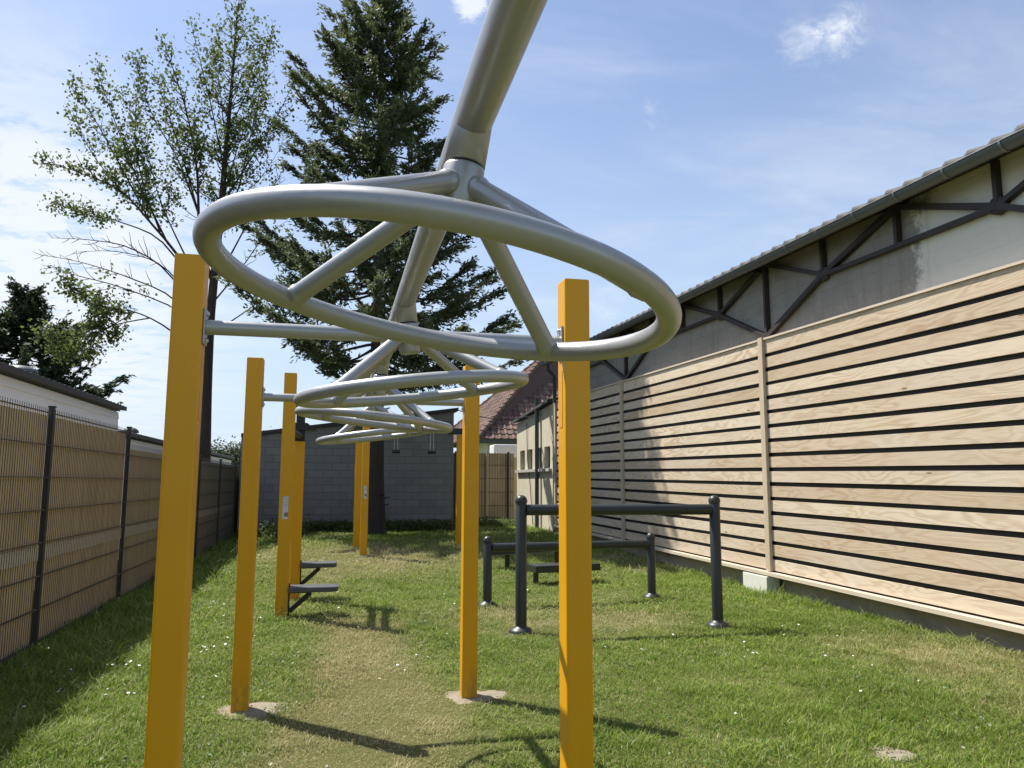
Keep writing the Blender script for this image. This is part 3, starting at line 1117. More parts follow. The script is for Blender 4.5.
def tiles_on(mb, corners, tw=.30, th=.34):
    """interlocking tiles over a triangular / quad face: corners = eave a, eave b, top point(s)"""
    A, B = Vector(corners[0]), Vector(corners[1])
    tops = [Vector(c) for c in corners[2:]]
    u = (B - A); W = u.length; u.normalize()
    nrm = u.cross(tops[0] - A).normalized()
    v = nrm.cross(u).normalized()
    poly = [(0, 0), (W, 0)] + [((t - A).dot(u), (t - A).dot(v)) for t in tops]
    H_ = max(p[1] for p in poly)

    def inside(px, py):
        n = len(poly)
        for i in range(n):
            x1, y1 = poly[i]; x2, y2 = poly[(i + 1) % n]
            if (x2 - x1) * (py - y1) - (y2 - y1) * (px - x1) < -1e-6:
                return False
        return True
    r = 0
    while r * th < H_:
        c = -1
        while c * tw < W + tw:
            x = c * tw + (r % 2) * tw * .0
            y = r * th
            if inside(x + tw * .5, y + th * .5):
                prof = [(0, .0), (.12, .045), (.28, .055), (.42, .025), (.6, .008), (.85, .008), (1.0, .0)]
                vs = []
                for (t, h) in prof:
                    vs.append(A + u * (x + t * tw) + v * (y - .03) + nrm * (h + .040))
                for (t, h) in prof:
                    vs.append(A + u * (x + t * tw) + v * (y + th) + nrm * (h + .004))
                for (t, h) in prof:
                    vs.append(A + u * (x + t * tw) + v * (y - .03) + nrm * (-.005))
                n = len(prof)
                fs = [(i, i + 1, n + i + 1, n + i) for i in range(n - 1)] + [(2 * n + i, 2 * n + i + 1, i + 1, i) for i in range(n - 1)]
                mb.add(vs, fs, False, random.random())
            c += 1
        r += 1


def house():
    root = thing('house', 'pale house with a steep brown tiled hip roof beyond the reed fence', 'house', (10, 35, 0))
    ze = 3.35
    SW, SE, NW, NE = Vector((5.9, 32, ze)), Vector((15.5, 32, ze)), Vector((5.0, 41, ze)), Vector((15.5, 41, ze))
    Ra, Rb = Vector((10.0, 36.0, 7.75)), Vector((12, 37, 7.75))
    mb = MB()
    mb.add([SW, SE, Rb, Ra, NW, NE], [(0, 1, 2, 3), (4, 0, 3), (5, 4, 3, 2), (1, 5, 2)])
    deck = mb
    tiles_on(deck, [SW, SE, Rb, Ra])
    tiles_on(deck, [NW, SW, Ra])
    deck.build('roof', 'tiles', root, 'tone')
    mb = MB()
    for a, b in ((SW, Ra), (Ra, Rb), (NW, Ra)):
        d = (b - a); n = int(d.length / .36)
        for i in range(n):
            p = a + d * (i / n); q = a + d * ((i + 1.12) / n)
            up_ = Vector((0, 0, .03))
            mb.tube([p + up_ * 2, q + up_], [.13, .11], 8, a=.15 + .3 * random.random())
    mb.build('hip_tile', 'tiles', root, 'tone')
    MB().box((6.4, 32.5, -.2), (15, 40.5, 3.34)).build('wall', 'palewall', root)
    MB().box((5.9, 31.9, ze - .2), (15.5, 31.97, ze - .03)).build('fascia', 'green_pipe', root)


house()

tank = thing('white_tank', 'white plastic box showing above the reed fence by the annex', 'tank', (5.95, 26.6, 0))
MB().box((5.42, 26.4, 2.38), (6.9, 27.2, 2.84), .06).build('tank_body', 'whiteplastic', tank)
MB().tube([(5.55, 26.32, 0), (5.55, 26.32, 2.6)], .06, 10).build('pipe', 'whiteplastic', tank)
MB().box((5.5, 26.5, 0), (6.8, 27.1, 2.38)).build('stand', 'concrete', tank)


# cables strung from shed to annex
def cable(y, pts, lab):
    t = MB()
    a, b = Vector(pts[0]), Vector(pts[1])
    ps = []
    for i in range(13):
        s_ = i / 12
        p = a.lerp(b, s_)
        p.z -= .22 * 4 * s_ * (1 - s_)
        ps.append(p)
    t.tube(ps, .014, 6)
    tag(t.build('overhead_cable', 'cable', origin=a), lab, 'cable')


cable(25, [(3.36, 22.2, 3.66), (5.80, 21.6, 3.50)], 'thin black cable sagging from shed roof corner to the cream annex')


# ------------------------------------------------------------------ left fence
def left_fence():
    root = thing('mesh_fence', 'dark wire mesh fence backed with reed screening along the left side', 'fence', (XF, 13, 0))
    posts = [-.4, 2.45, 5.25, 8.05, 10.9, 13.7, 16.5, 19.4, 22.3, 24.9]
    hs = [2.2] * 4 + [2.2] + [2.02] * 6
    for i, y in enumerate(posts):
        h = hs[i]
        mb = MB().box((XF - .02, y - .02, -.2), (XF + .03, y + .02, h + .01), .004)
        pst = mb.build('fence_post', 'wire', root)
        MB().box((XF - .026, y - .026, h + .012), (XF + .036, y + .026, h + .032), .006).build('post_cap', 'wire', pst)
    for i in range(len(posts) - 1):
        a, b = posts[i] + .03, posts[i + 1] - .03
        h = 2.19 if i < 4 else 2.0
        mb = MB()
        n = int((b - a) / .05)
        for k in range(n + 1):
            y = a + (b - a) * k / n
            mb.bar((XF + .012, y, .02), (XF + .012, y, h + .01), .0038, .0038, (1, 0, 0))
        z = .06
        while z < h:
            mb.bar((XF + .020, a, z), (XF + .020, b, z), .007, .007)
            mb.bar((XF + .004, a, z), (XF + .004, b, z), .007, .007)
            z += .30
        mb.build('wire_panel', 'mesh', root)
        age = (0, 0, 0, 0, .15, .75, .9, .95, 1.0)[i]
        mb = MB()
        top = h - .055
        # reed screen, slightly wavy, two rolls overlapping in a pale band
        m = 10
        for k in range(m):
            y0_, y1_ = a + (b - a) * k / m, a + (b - a) * (k + 1) / m
            x0_, x1_ = XF - .02 - .008 * math.sin(k * 1.7 + i), XF - .02 - .008 * math.sin((k + 1) * 1.7 + i)
            mb.add([(x0_, y0_, .08), (x1_, y1_, .08), (x1_, y1_, top), (x0_, y0_, top),
                    (x0_ - .012, y0_, .08), (x1_ - .012, y1_, .08), (x1_ - .012, y1_, top), (x0_ - .012, y0_, top)],
                   [(3, 2, 1, 0), (4, 5, 6, 7), (2, 3, 7, 6)], False, age)
        sc = mb.build('reed_screen', 'reed', root, 'age')
        zb = .80
        MB().box((XF - .019, a, zb), (XF - .004, b, zb + .13), 0, 0).build('overlap_band', 'rail', sc)
        mb = MB().box((XF - .05, a, -.2), (XF - .022, b, .10))
        mb.build('gravel_board', 'concrete', root)


left_fence()


# ------------------------------------------------------------------ low white buildings behind the left fence
def outbuilding(label, ya, yb, z, depth, vents):
    x = -4.05
    root = thing('outbuilding', label, 'building', (x, (ya + yb) / 2, 0))
    mb = MB()
    # lapped boards
    k = 0
    zz = -.1
    while zz < z - .12:
        t = min(zz + .20, z - .10)
        mb.add([(x + .018, ya, zz), (x + .018, yb, zz), (x, yb, t), (x, ya, t), (x, ya, zz), (x, yb, zz)],
               [(0, 1, 2, 3), (4, 5, 1, 0)])
        zz += .20
    mb.add([(x, yb, -.1), (x - depth, yb, -.1), (x - depth, yb, z - .1), (x, yb, z - .1)], [(0, 1, 2, 3)])
    mb.add([(x, ya, -.1), (x, ya, z - .1), (x - depth, ya, z - .1), (x - depth, ya, -.1)], [(0, 1, 2, 3)])
    mb.build('wall', 'cladding', root)
    # roof sheet with ribbed edge
    mb = MB()
    vs, fs = [], []
    n = int((yb - ya + .5) / .11)
    for i in range(n + 1):
        y = ya - .2 + (yb - ya + .26) * i / n
        bmp = .012 if i % 2 else 0
        vs += [(x + .13, y, z - .065), (x + .13, y, z + .005 + bmp), (x - depth, y, z + .55 + bmp), (x - depth, y, z + .5)]
    for i in range(n):
        a, b = i * 4, (i + 1) * 4
        fs += [(a + j, b + j, b + j + 1, a + j + 1) for j in range(3)] + [(a + 3, b + 3, b, a)]
    fs += [(0, 1, 2, 3), (n * 4 + 3, n * 4 + 2, n * 4 + 1, n * 4)]
    mb.add(vs, fs)
    mb.build('roof', 'roofdark', root)
    for (vy, r) in vents:
        zc = z + .07
        xx = x - .45
        mb = MB().lathe((xx, vy, zc - .1), [(r * .6, 0), (r * .6, .16), (r, .17), (r * .95, .22), (r * .6, .275), (0, .295)], 18)
        mb.build('roof_vent', 'zinc', root)


outbuilding('long white clapboard outbuilding with dark roof edge and domed vent behind the left fence', -1.5, 16.0, 2.93, 5, [(12.4, .25)])
outbuilding('lower white clapboard outbuilding with small roof vent behind the old reed screen', 16.35, 33.0, 2.47, 5, [(18.9, .17)])


# ------------------------------------------------------------------ overhead ring ladder
XL, XR, YA, YB, PH, PW = -.56, .984, 3.107, 5.643, 2.39, .111
SC = .795
def sc(p):
    return Vector((p[0] * SC, p[1] * SC, CAM_H + (p[2] - CAM_H) * SC))


def ring_ladder():
    root = thing('overhead_ring_ladder', 'overhead ladder of tilted grey steel rings between four square yellow posts', 'play equipment', (.22, 4.4, 0))
    BZ = 2.117
    h = PW / 2
    for y in (YA, YB):
        for x in (XL, XR):
            p = MB().box((x - h, y - h, -.1), (x + h, y + h, PH), .009).build('post', 'yellow', root)
            s = 1 if x < 0 else -1
            MB().box((x + s * (h + .001) if s > 0 else x - h - .009, y - .034, BZ - .07),
                     (x + h + .009 if s > 0 else x - h - .001, y + .034, BZ + .07), .003).build('mounting_plate', 'tube', p)
            for dz in (-.052, .052):
                mb = MB().lathe((x + s * (h + .009), y, BZ + dz), [(.010, 0), (.010, .006), (.006, .009), (0, .010)], 6, (s, 0, 0))
                mb.build('bolt', 'steel', p)
            # clamp rail on the inner face
            MB().box((x + s * h - .004 if s > 0 else x - h - .002, y - .016, BZ - .36), (x + h + .002 if s > 0 else x - h + .004, y + .016, BZ - .12), .0008).build('cover_strip', 'yellow', p)
    for y in (YA, YB):
        MB().tube([(XL + h + .008, y, BZ), (XL + h + .10, y, BZ), (XR - h - .10, y, BZ), (XR - h - .008, y, BZ)], .029, 20).build('crossbar', 'tube', root)
    soil_patch('footing', *BARE[0], .020, root)
    soil_patch('footing', *BARE[1], .020, root)
    # spine
    def S(y):
        return sc((.264 + .004 * (y - 3.107), y, 2.268))
    MB().tube([S(.55 / SC), S(2), S(4), S(YB / SC)], .0325, 22).build('spine', 'tube', root)
    T_ = [(-.155, -.002), (.113, .026), (-.099, .024), (.120, .0)]
    R_, e, q = .447 * SC, .275 * SC, .099 * SC
    rr = .0189
    for yh, (tx, ty) in zip((1.497, 3.107, 4.687, 6.26), T_):
        s = S(yh)
        n = Vector((-tx, -ty, 1)).normalized()
        c = s - n * (q + e)
        e1 = Vector((1, 0, tx)).normalized()
        e2 = n.cross(e1)
        pts = [c + (e1 * math.cos(2 * math.pi * k / 96) + e2 * math.sin(2 * math.pi * k / 96)) * R_ for k in range(96)]
        ring = MB().tube(pts, rr, 20, closed=True).build('hanging_ring', 'tube', root)
        # collar fixed under the spine, turning hub below it
        MB().lathe(s, [(.0335, 0.0), (.0335, -(q - .003)), (.027, -(q - .003))], 24, n).build('collar', 'tube', ring)
        MB().lathe(s, [(.027, -(q - .004)), (.027, -(q + .003))], 24, n).build('seal', 'black', ring)
        MB().lathe(s, [(.027, -(q + .002)), (.033, -(q + .002)), (.0340, -(q + .006)), (.0340, -(q + .092)), (.030, -(q + .098)), (.0, -(q + .098))], 24, n).build('hub', 'tube', ring)
        for ang in (45, 135, 225, 315):
            a = math.radians(ang)
            d = e1 * math.cos(a) + e2 * math.sin(a)
            p0 = s - n * (q + .036) + d * .024
            p1 = c + d * (R_ - .004)
            u = (p1 - p0).normalized()
            L_ = (p1 - p0).length
            # weld beads where the spoke meets hub and ring
            st = [0, .008, .013, .017, .021, .03, L_ - .030, L_ - .024, L_ - .020, L_ - .016, L_]
            rd = [.0185, .0195, .0212, .0210, .0188, .0182, .0182, .0188, .0205, .0200, .0180]
            MB().tube([p0 + u * t for t in st], rd, 16).build('spoke', 'tube', ring)


ring_ladder()


# ------------------------------------------------------------------ two yellow posts with step seats
def step_station():
    root = thing('step_station', 'two tall yellow posts with grey cantilever step seats and dark bars on top', 'play equipment', (-.5, 10, 0))
    w = .07
    # near post with sticker
    xa, ya = -.53, 9.40
    xb, yb = -.45, 10.66
    p = MB().box((xa - w, ya - w, -.1), (xa + w, ya + w, 2.80), .009).build('post', 'yellow', root)
    st = MB().box((xa - .032, ya - w - .004, 1.10), (xa + .032, ya - w - .001, 1.36)).build('sticker', 'sticker', p, origin=(xa, ya - w, 1.20))
    p2 = MB().box((xb - .064, yb - .064, -.1), (xb + .064, yb + .064, 2.06), .009).build('post', 'yellow', root)
    MB().box((xb - .062, yb - .075, 2.062), (xb + .062, yb + .06, 2.20), .006).build('clamp_block', 'black', p2)
    mb = MB()
    mb.add([(xb - .11, yb - .12, 2.30), (xb + .09, yb - .12, 2.30), (xb + .22, yb - .12, 2.20), (xb - .11, yb - .12, 2.20),
            (xb - .11, yb + .10, 2.30), (xb + .09, yb + .10, 2.30), (xb + .22, yb + .10, 2.20), (xb - .11, yb + .10, 2.20)],
           [(3, 2, 1, 0), (4, 5, 6, 7), (0, 1, 5, 4), (1, 2, 6, 5), (2, 3, 7, 6), (3, 0, 4, 7)])
    mb.build('head_plate', 'black', p2)
    MB().box((xb - .055, yb - .08, 2.30), (xb + .055, yb + .05, 2.70), .006).build('upper_post', 'anthracite', p2)
    # bars running between the posts
    for z in (2.13, 2.44):
        MB().tube([(xa, ya + w + .001, z), (xb, yb - .078, z)], .042, 14).build('grip_bar', 'anthracite', root)
    for (x, y, z, ln, hw) in ((xa, ya, .335, .55, w), (xb, yb, .475, .46, .064)):
        mb = MB()
        x0 = x + hw + .004
        n = 8
        wd = .15
        outl = [(x0, y - wd)] + [(x0 + ln - .07 + .07 * math.sin(math.pi / 2 * k / n), y - wd + .07 - .07 * math.cos(math.pi / 2 * k / n)) for k in range(n + 1)] + \
               [(x0 + ln - .07 + .07 * math.cos(math.pi / 2 * k / n), y + wd - .07 + .07 * math.sin(math.pi / 2 * k / n)) for k in range(n + 1)] + [(x0, y + wd)]
        m = len(outl)
        zs = (z - .055, z - .048, z - .006, z)
        ins = (.008, 0, 0, .008)
        vs = []
        for zz, i_ in zip(zs, ins):
            for (px, py) in outl:
                cx, cy = x0 + ln / 2, y
                vs.append((px + (cx - px) * i_ * 3, py + (cy - py) * i_ * 3, zz))
        fs = []
        for r_ in range(3):
            for k in range(m):
                fs.append((r_ * m + k, r_ * m + (k + 1) % m, (r_ + 1) * m + (k + 1) % m, (r_ + 1) * m + k))
        fs += [tuple(range(m))[::-1], tuple(3 * m + k for k in range(m))]
        mb.add(vs, fs)
        seat = mb.build('seat', 'seat', root)
        MB().bar((x0 + .01, y, z - .28), (x0 + .24, y, z - .075), .05, .05).build('brace', 'black', seat)
        MB().box((x + hw + .001, y - .05, z - .34), (x + hw + .014, y + .05, z + .03), .003).build('back_plate', 'black', seat)
        MB().box((x0 + .015, y - .03, z - .075), (x0 + .26, y + .03, z - .056)).build('bearer', 'black', seat)


step_station()


# ------------------------------------------------------------------ swing handle frame at the far end
def handle_frame():
    root = thing('hanging_handle_frame', 'far yellow post frame with black top bar and hanging hand grips before the shed', 'play equipment', (1.7, 17, 0))
    zt = 2.62
    q = MB().box((.535, 15.38, -.1), (.675, 15.52, zt), .008).build('post', 'yellow', root)
    MB().box((.585, 15.372, 1.20), (.640, 15.377, 1.46)).build('sticker', 'sticker', q, origin=(.61, 15.38, 1.32))
    MB().box((.44, 16.74, -.1), (.57, 16.87, zt), .008).build('post', 'yellow', root)
    MB().box((2.665, 17.02, -.1), (2.795, 17.15, zt - .05), .008).build('post', 'yellow', root)
    MB().bar((.40, 16.92, zt + .051), (2.9, 17.09, zt + .051), .09, .10).build('top_bar', 'anthracite', root)
    MB().bar((2.45, 16.97, zt - .02), (2.95, 16.97, zt - .02), .05, .05).build('cross_arm', 'black', root)
    for x in (1.31, 2.10):
        mb = MB()
        yy = 16.92 + (x - .4) * .068
        for s in (-1, 1):
            mb.tube([(x + s * .03, yy, zt), (x + s * .04, yy, 2.22)], .009, 6)
        rp = mb.build('strap', 'tube', root)
        MB().tube([(x - .085, yy, 2.18), (x + .085, yy, 2.18)], .038, 10).build('grip', 'black', rp)
    for (x, y) in ((.605, 15.45), (.505, 16.805), (2.73, 17.085)):
        z = float(zg(x, y))
        MB().box((x - .11, y - .11, z - .03), (x + .11, y + .11, z + .014), .003).build('base_plate', 'steel', root)


handle_frame()


# ------------------------------------------------------------------ dark exercise bars
def exercise_bar(label, pa, pb, zt, zb, r):
    c = ((pa[0] + pb[0]) / 2, (pa[1] + pb[1]) / 2, 0)
    root = thing('exercise_bar', label, 'exercise bar', c, 'dark steel exercise bars on the lawn')
    for x, y in (pa, pb):
        p = MB().lathe((x, y, 0), [(r, -.1), (r, zt - .075), (r * .93, zt - .070)], 24).build('post', 'anthracite', root)
        MB().lathe((x, y, zt - .078), [(r * 1.10, 0), (r * 1.10, .022), (r * 1.0, .045), (r * .72, .066), (r * .30, .078), (.0, .080)], 24).build('cap', 'anthracite', p)
        MB().lathe((x, y, 0), [(r * 2.25, -.02), (r * 2.2, .022), (r * 1.75, .048), (r * 1.15, .060), (r, .075)], 28).build('base_cover', 'anthracite', p)
    a, b = Vector((*pa, zb)), Vector((*pb, zb))
    d = (b - a).normalized()
    rb = r * .98
    MB().tube([a + d * (r - .006), b - d * (r - .006)], rb, 24).build('rail', 'anthracite', root)


exercise_bar('tall dark grey tubular bar frame standing in front of the boarded wall', (1.918, 7.90), (4.06, 7.79), 1.395, 1.242, .058)
exercise_bar('low dark grey tubular bar frame standing behind the tall one', (1.905, 9.62), (4.19, 9.86), .860, .715, .055)


def bench(label, pts, w, legs, th, extra=None):
    c = Vector(pts[0]).lerp(Vector(pts[1]), .5)
    root = thing('sit_up_bench', label, 'bench', (c.x, c.y, 0), 'dark sit up benches')
    mb = MB()
    mb.bar(pts[0], pts[1], w, th)
    mb.build('seat_board', 'anthracite', root)
    for (x, y, z) in legs:
        MB().box((x - .035, y - .035, -.05), (x + .035, y + .035, z), .004).build('leg', 'anthracite', root)
    if extra:
        extra(root)


bench('flat dark bench board on short legs seen behind the low bar frame', ((2.93, 11.45, .245), (4.0, 11.62, .245)), .36, [(3.02, 11.5, .19), (3.80, 11.6, .19)], .10)
bench('sloping dark bench board farther back with its light edge catching sun', ((2.72, 13.5, .30), (3.95, 12.7, .44)), .34, [(3.0, 13.4, .27), (3.75, 12.85, .36)], .06)


# ------------------------------------------------------------------ trees
def branch_path(p0, p1, sag, wob, n):
    p0, p1 = np.array(p0, float), np.array(p1, float)
    t = np.linspace(0, 1, n)[:, None]
    P = p0 + (p1 - p0) * t
    P[:, 2] += sag * np.sin(np.pi * t[:, 0])
    L = np.linalg.norm(p1 - p0)
    w = np.cumsum(RNG.normal(0, wob * L / n, (n, 3)), 0)
    w -= w[0] + (w[-1] - w[0]) * t
    return P + w


def spruce(name, label, bx, by, top, zlo, prof_z, rL, rR, lean=-.2, dens=1.0, leaf=.048, trunk=.22, base_z=0.0, material='needle'):
    root = thing(name, label, 'tree', (bx, by, base_z))
    mb = MB()
    tz = np.linspace(base_z - .3, top, 26)
    wobx = np.cumsum(RNG.normal(0, .015, 26)); woby = np.cumsum(RNG.normal(0, .015, 26))
    tr = [trunk * 1.45 if z < base_z + .25 else trunk * max(0, 1 - (z - base_z) / (top + .6)) ** .8 + .012 for z in tz]
    tr[1] = trunk * 1.25
    mb.tube([(bx + wobx[i] + lean * (z / top), by + woby[i], z) for i, z in enumerate(tz)], tr, 14)
    for _ in range(16):
        z = random.uniform(.8, zlo); a = random.uniform(0, 6.28)
        q = Vector((bx + math.cos(a) * trunk * .8, by + math.sin(a) * trunk * .8, z))
        mb.tube([q, q + Vector((math.cos(a), math.sin(a), .2)) * random.uniform(.06, .25)], [.03, .012], 6)
    mb.build('trunk', 'bark', root)
    wood = MB()
    V, T = [], []
    z = zlo
    H_ = top - zlo
    while z < top - .2:
        f = (z - zlo) / H_
        nb = 6 if f < .75 else 5
        a0 = random.uniform(0, 6.28)
        for k in range(nb):
            az = a0 + 2 * math.pi * k / nb + random.uniform(-.4, .4)
            s = (1 + math.cos(az)) / 2
            zt = z + .25 + 1.0 * f
            R_ = float(np.interp(zt, prof_z, rR)) * s + float(np.interp(zt, prof_z, rL)) * (1 - s)
            R_ *= random.uniform(.55, 1.12)
            if random.random() < .12:
                R_ *= .5
            rise = R_ * (.06 + .50 * f) + random.uniform(-.45, .40)
            tx = bx + lean * z / top
            p0 = (tx, by, z)
            p1 = (tx + math.cos(az) * R_, by + math.sin(az) * R_, z + rise)
            P = branch_path(p0, p1, -.15 * R_, .12, 10)
            wood.tube([tuple(p) for p in P], list(np.linspace(.046 - .026 * f, .006, 10)), 5, caps=False)
            nt = int((8 + R_ * 9) * dens)
            shade = random.uniform(-.12, .12)
            for i in range(nt):
                t = random.uniform(.20 if f > .35 else .34, 1.0) ** .72
                ii = min(int(t * 9), 8)
                base = P[ii] + (P[ii + 1] - P[ii]) * (t * 9 - ii)
                sd = random.choice((-1, 1))
                a2 = az + sd * random.uniform(.35, 1.2)
                tl = (.24 + .60 * (1 - t) * min(1.0, R_ / 3)) * random.uniform(.6, 1.3)
                up_ = random.uniform(-.5, .45)
                if t > .84:
                    a2 = az + random.uniform(-.5, .5); tl = random.uniform(.25, .5); up_ = random.uniform(.0, 1.0)
                dr = np.array([math.cos(a2), math.sin(a2), up_])
                nq = int(5 + tl * 24)
                tt = RNG.uniform(0, 1, nq)[:, None]
                Q = base + dr * tl * tt
                Q[:, 2] -= .16 * (tt[:, 0] ** 2) * tl
                Q += RNG.normal(0, .035, (nq, 3))
                V.append(leaf_cloud(Q, leaf, .35, elong=2.9, updir=np.tile(dr, (nq, 1))))
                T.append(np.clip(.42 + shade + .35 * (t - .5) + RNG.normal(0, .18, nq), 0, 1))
        z += random.uniform(.24, .38) * (1 if f < .7 else .8)
    # leader shoot
    q = np.array([[bx + lean, by, top - .5 + .6 * u] for u in RNG.uniform(0, 1, 60)]) + RNG.normal(0, .06, (60, 3))
    V.append(leaf_cloud(q, leaf, .35, elong=2.9)); T.append(np.full(60, .55))
    wood.build('branches', 'bark', root)
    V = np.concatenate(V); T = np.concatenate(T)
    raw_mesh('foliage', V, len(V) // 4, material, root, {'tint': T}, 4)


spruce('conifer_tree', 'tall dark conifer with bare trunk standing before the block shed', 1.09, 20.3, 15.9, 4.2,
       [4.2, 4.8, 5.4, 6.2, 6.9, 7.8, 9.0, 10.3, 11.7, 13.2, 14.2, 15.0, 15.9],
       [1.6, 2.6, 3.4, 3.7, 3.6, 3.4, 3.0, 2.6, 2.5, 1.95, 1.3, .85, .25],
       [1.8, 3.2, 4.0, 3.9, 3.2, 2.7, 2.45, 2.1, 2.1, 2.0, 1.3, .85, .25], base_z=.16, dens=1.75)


def pix(px, py, Y):
    d = direction(px, py)
    k = Y / d.y
    return np.array([d.x * k, Y, CAM_H + d.z * k])


def broadleaf():
    Y0 = 24.0
    base = pix(203, 462, Y0)
    root = thing('broadleaf_tree', 'sparse leafed broadleaf tree with dark bare lower branches rising behind the left fence', 'tree', (base[0], Y0, 0))
    wood = MB()
    V, T = [], []

    def path(pxs, dy, n=14):
        pts = np.array([pix(x, y, Y0 + dy * i / (len(pxs) - 1)) for i, (x, y) in enumerate(pxs)])
        s = np.linspace(0, len(pts) - 1, n)
        out = []
        for v in s:
            i = min(int(v), len(pts) - 2)
            f = v - i
            p0 = pts[max(i - 1, 0)]; p1 = pts[i]; p2 = pts[i + 1]; p3 = pts[min(i + 2, len(pts) - 1)]
            out.append(.5 * ((2 * p1) + (-p0 + p2) * f + (2 * p0 - 5 * p1 + 4 * p2 - p3) * f * f + (-p0 + 3 * p1 - 3 * p2 + p3) * f ** 3))
        return np.array(out)

    def leaves_at(Q, n, spread, size=.082):
        P = Q + RNG.normal(0, spread, (n, 3))
        dn = np.tile(np.array([0, 0, -1.0]), (n, 1))
        V.append(leaf_cloud(P, size, .15, elong=1.25, updir=dn + RNG.normal(0, .5, (n, 3))))
        T.append(np.clip(.5 + RNG.normal(0, .22, n), 0, 1))

    def twigs(P, r0, leafy, start, ln, every, depth=0):
        """side shoots along a limb, with leaf clumps"""
        n = len(P)
        L = np.linalg.norm(np.diff(P, axis=0), axis=1).sum()
        k = max(2, int(L / every))
        for j in range(k):
            t = start + (1 - start) * (j + random.random()) / k
            i = min(int(t * (n - 1)), n - 2)
            f = t * (n - 1) - i
            q = P[i] * (1 - f) + P[i + 1] * f
            tang = P[i + 1] - P[i]; tang /= np.linalg.norm(tang)
            rnd = RNG.normal(size=3)
            rnd[1] *= .7
            rnd -= tang * rnd.dot(tang); rnd /= np.linalg.norm(rnd)
            d = tang * random.uniform(.5, 1.0) + rnd * random.uniform(.5, .9) + np.array([0, 0, .30])
            d /= np.linalg.norm(d)
            l = ln * random.uniform(.4, 1.05) * (1.15 - .75 * t)
            S_ = branch_path(q, q + d * l, -.06 * l, .12, 6)
            wood.tube([tuple(p) for p in S_], list(np.linspace(max(.008, r0 * .38 * (1.1 - t * .6)), .005, 6)), 4, caps=False)
            if depth == 0 and l > .7:
                twigs(S_, r0 * .4, leafy, .3, ln * .45, every * .75, 1)
            if random.random() < leafy:
                m = 7 if depth else 8
                for u in np.linspace(.35, 1.0, m):
                    if random.random() < .92:
                        leaves_at(S_[min(5, int(u * 5))], random.randint(2, 4), .13)

    def limb(pxs, dy, r0, r1, leafy, start, ln=1.2, every=.30):
        P = path(pxs, dy)
        wood.tube([tuple(p) for p in P], list(np.linspace(r0 * .7, r1 * .7, len(P))), 7, caps=False)
        twigs(P, r0, leafy, start, ln, every)
        if leafy > .4:
            for i in range(int(len(P) * max(start, .5)), len(P)):
                leaves_at(P[i], 5, .12)

    trunk = [tuple(p) for p in path([(203, 500), (205, 440), (207, 380), (211, 310), (219, 230), (226, 150), (233, 70), (238, 4)], 0, 20)]
    trunk[0] = (trunk[0][0], trunk[0][1], -.2)
    tw = MB()
    tw.tube(trunk, list(np.concatenate([np.linspace(.19, .13, 9), np.linspace(.125, .012, 11)])), 12)
    tw.build('trunk', 'bark', root)
    twigs(np.array(trunk), .10, .80, .55, 1.5, .26)
    limb([(213, 285), (200, 235), (197, 170), (186, 110), (166, 48)], -.8, .085, .010, .85, .40, 1.2, .30)
    limb([(199, 215), (178, 160), (150, 110), (135, 60)], 1.2, .045, .008, .8, .3, 1.0, .30)
    limb([(208, 318), (182, 262), (150, 222), (120, 190), (88, 176), (44, 160)], -1.2, .075, .008, .95, .40, 1.1, .22)
    limb([(199, 215), (185, 165), (170, 120), (158, 82)], -1.5, .040, .006, .85, .25, 1.0, .26)
    limb([(208, 300), (180, 245), (160, 200), (146, 150), (122, 95)], 1.9, .045, .006, .9, .35, 1.0, .26)
    limb([(222, 205), (240, 140), (262, 85)], 1.6, .035, .006, .75, .3, 1.0, .30)
    limb([(226, 150), (220, 90), (214, 45)], 1.2, .028, .006, .7, .3, .9, .30)
    limb([(207, 320), (165, 268), (120, 252), (75, 252)], .5, .035, .006, .05, .3, .9, .30)
    limb([(150, 222), (120, 165), (95, 120), (72, 85)], -1.6, .040, .007, .95, .2, .9, .24)
    limb([(168, 244), (140, 185), (118, 130), (96, 68)], .9, .045, .007, .95, .25, .9, .24)
    limb([(120, 190), (90, 150), (72, 110)], -.6, .025, .006, .95, .2, .7, .24)
    limb([(160, 232), (142, 180), (135, 130), (140, 62)], 1.6, .040, .006, .90, .25, .9, .26)
    limb([(195, 285), (160, 240), (120, 222), (85, 212), (52, 203)], 1.0, .045, .007, .95, .50, .8, .20)
    limb([(206, 335), (170, 275), (130, 248), (90, 240), (52, 238)], -1.8, .045, .006, .05, .35, .8, .34)
    limb([(206, 345), (175, 300), (130, 278), (80, 262), (40, 255)], 1.4, .045, .006, .05, .35, .9, .34)
    limb([(206, 350), (180, 312), (120, 287), (75, 275), (50, 265)], -.8, .040, .006, .12, .35, .8, .34)
    limb([(205, 362), (170, 330), (135, 312), (95, 305), (62, 282)], -2.2, .045, .006, .95, .50, .9, .14)
    limb([(150, 318), (115, 325), (80, 340), (40, 335)], -1.6, .030, .006, .97, .2, 1.0, .11)
    limb([(135, 312), (105, 330), (75, 352), (58, 352)], -1.2, .028, .006, .97, .2, .9, .12)
    limb([(217, 245), (238, 190), (254, 120), (274, 28)], .9, .055, .007, .75, .35, 1.0, .30)
    limb([(222, 205), (250, 160), (275, 120), (296, 78)], -.8, .045, .007, .75, .35, 1.0, .30)
    limb([(224, 170), (212, 110), (200, 60), (190, 20)], -.5, .035, .006, .65, .3, .8, .32)
    limb([(228, 130), (246, 95), (258, 60), (264, 40)], .7, .030, .006, .7, .3, .8, .30)
    limb([(212, 290), (236, 245), (258, 205), (282, 175)], -1.0, .050, .006, .30, .35, 1.0, .34)
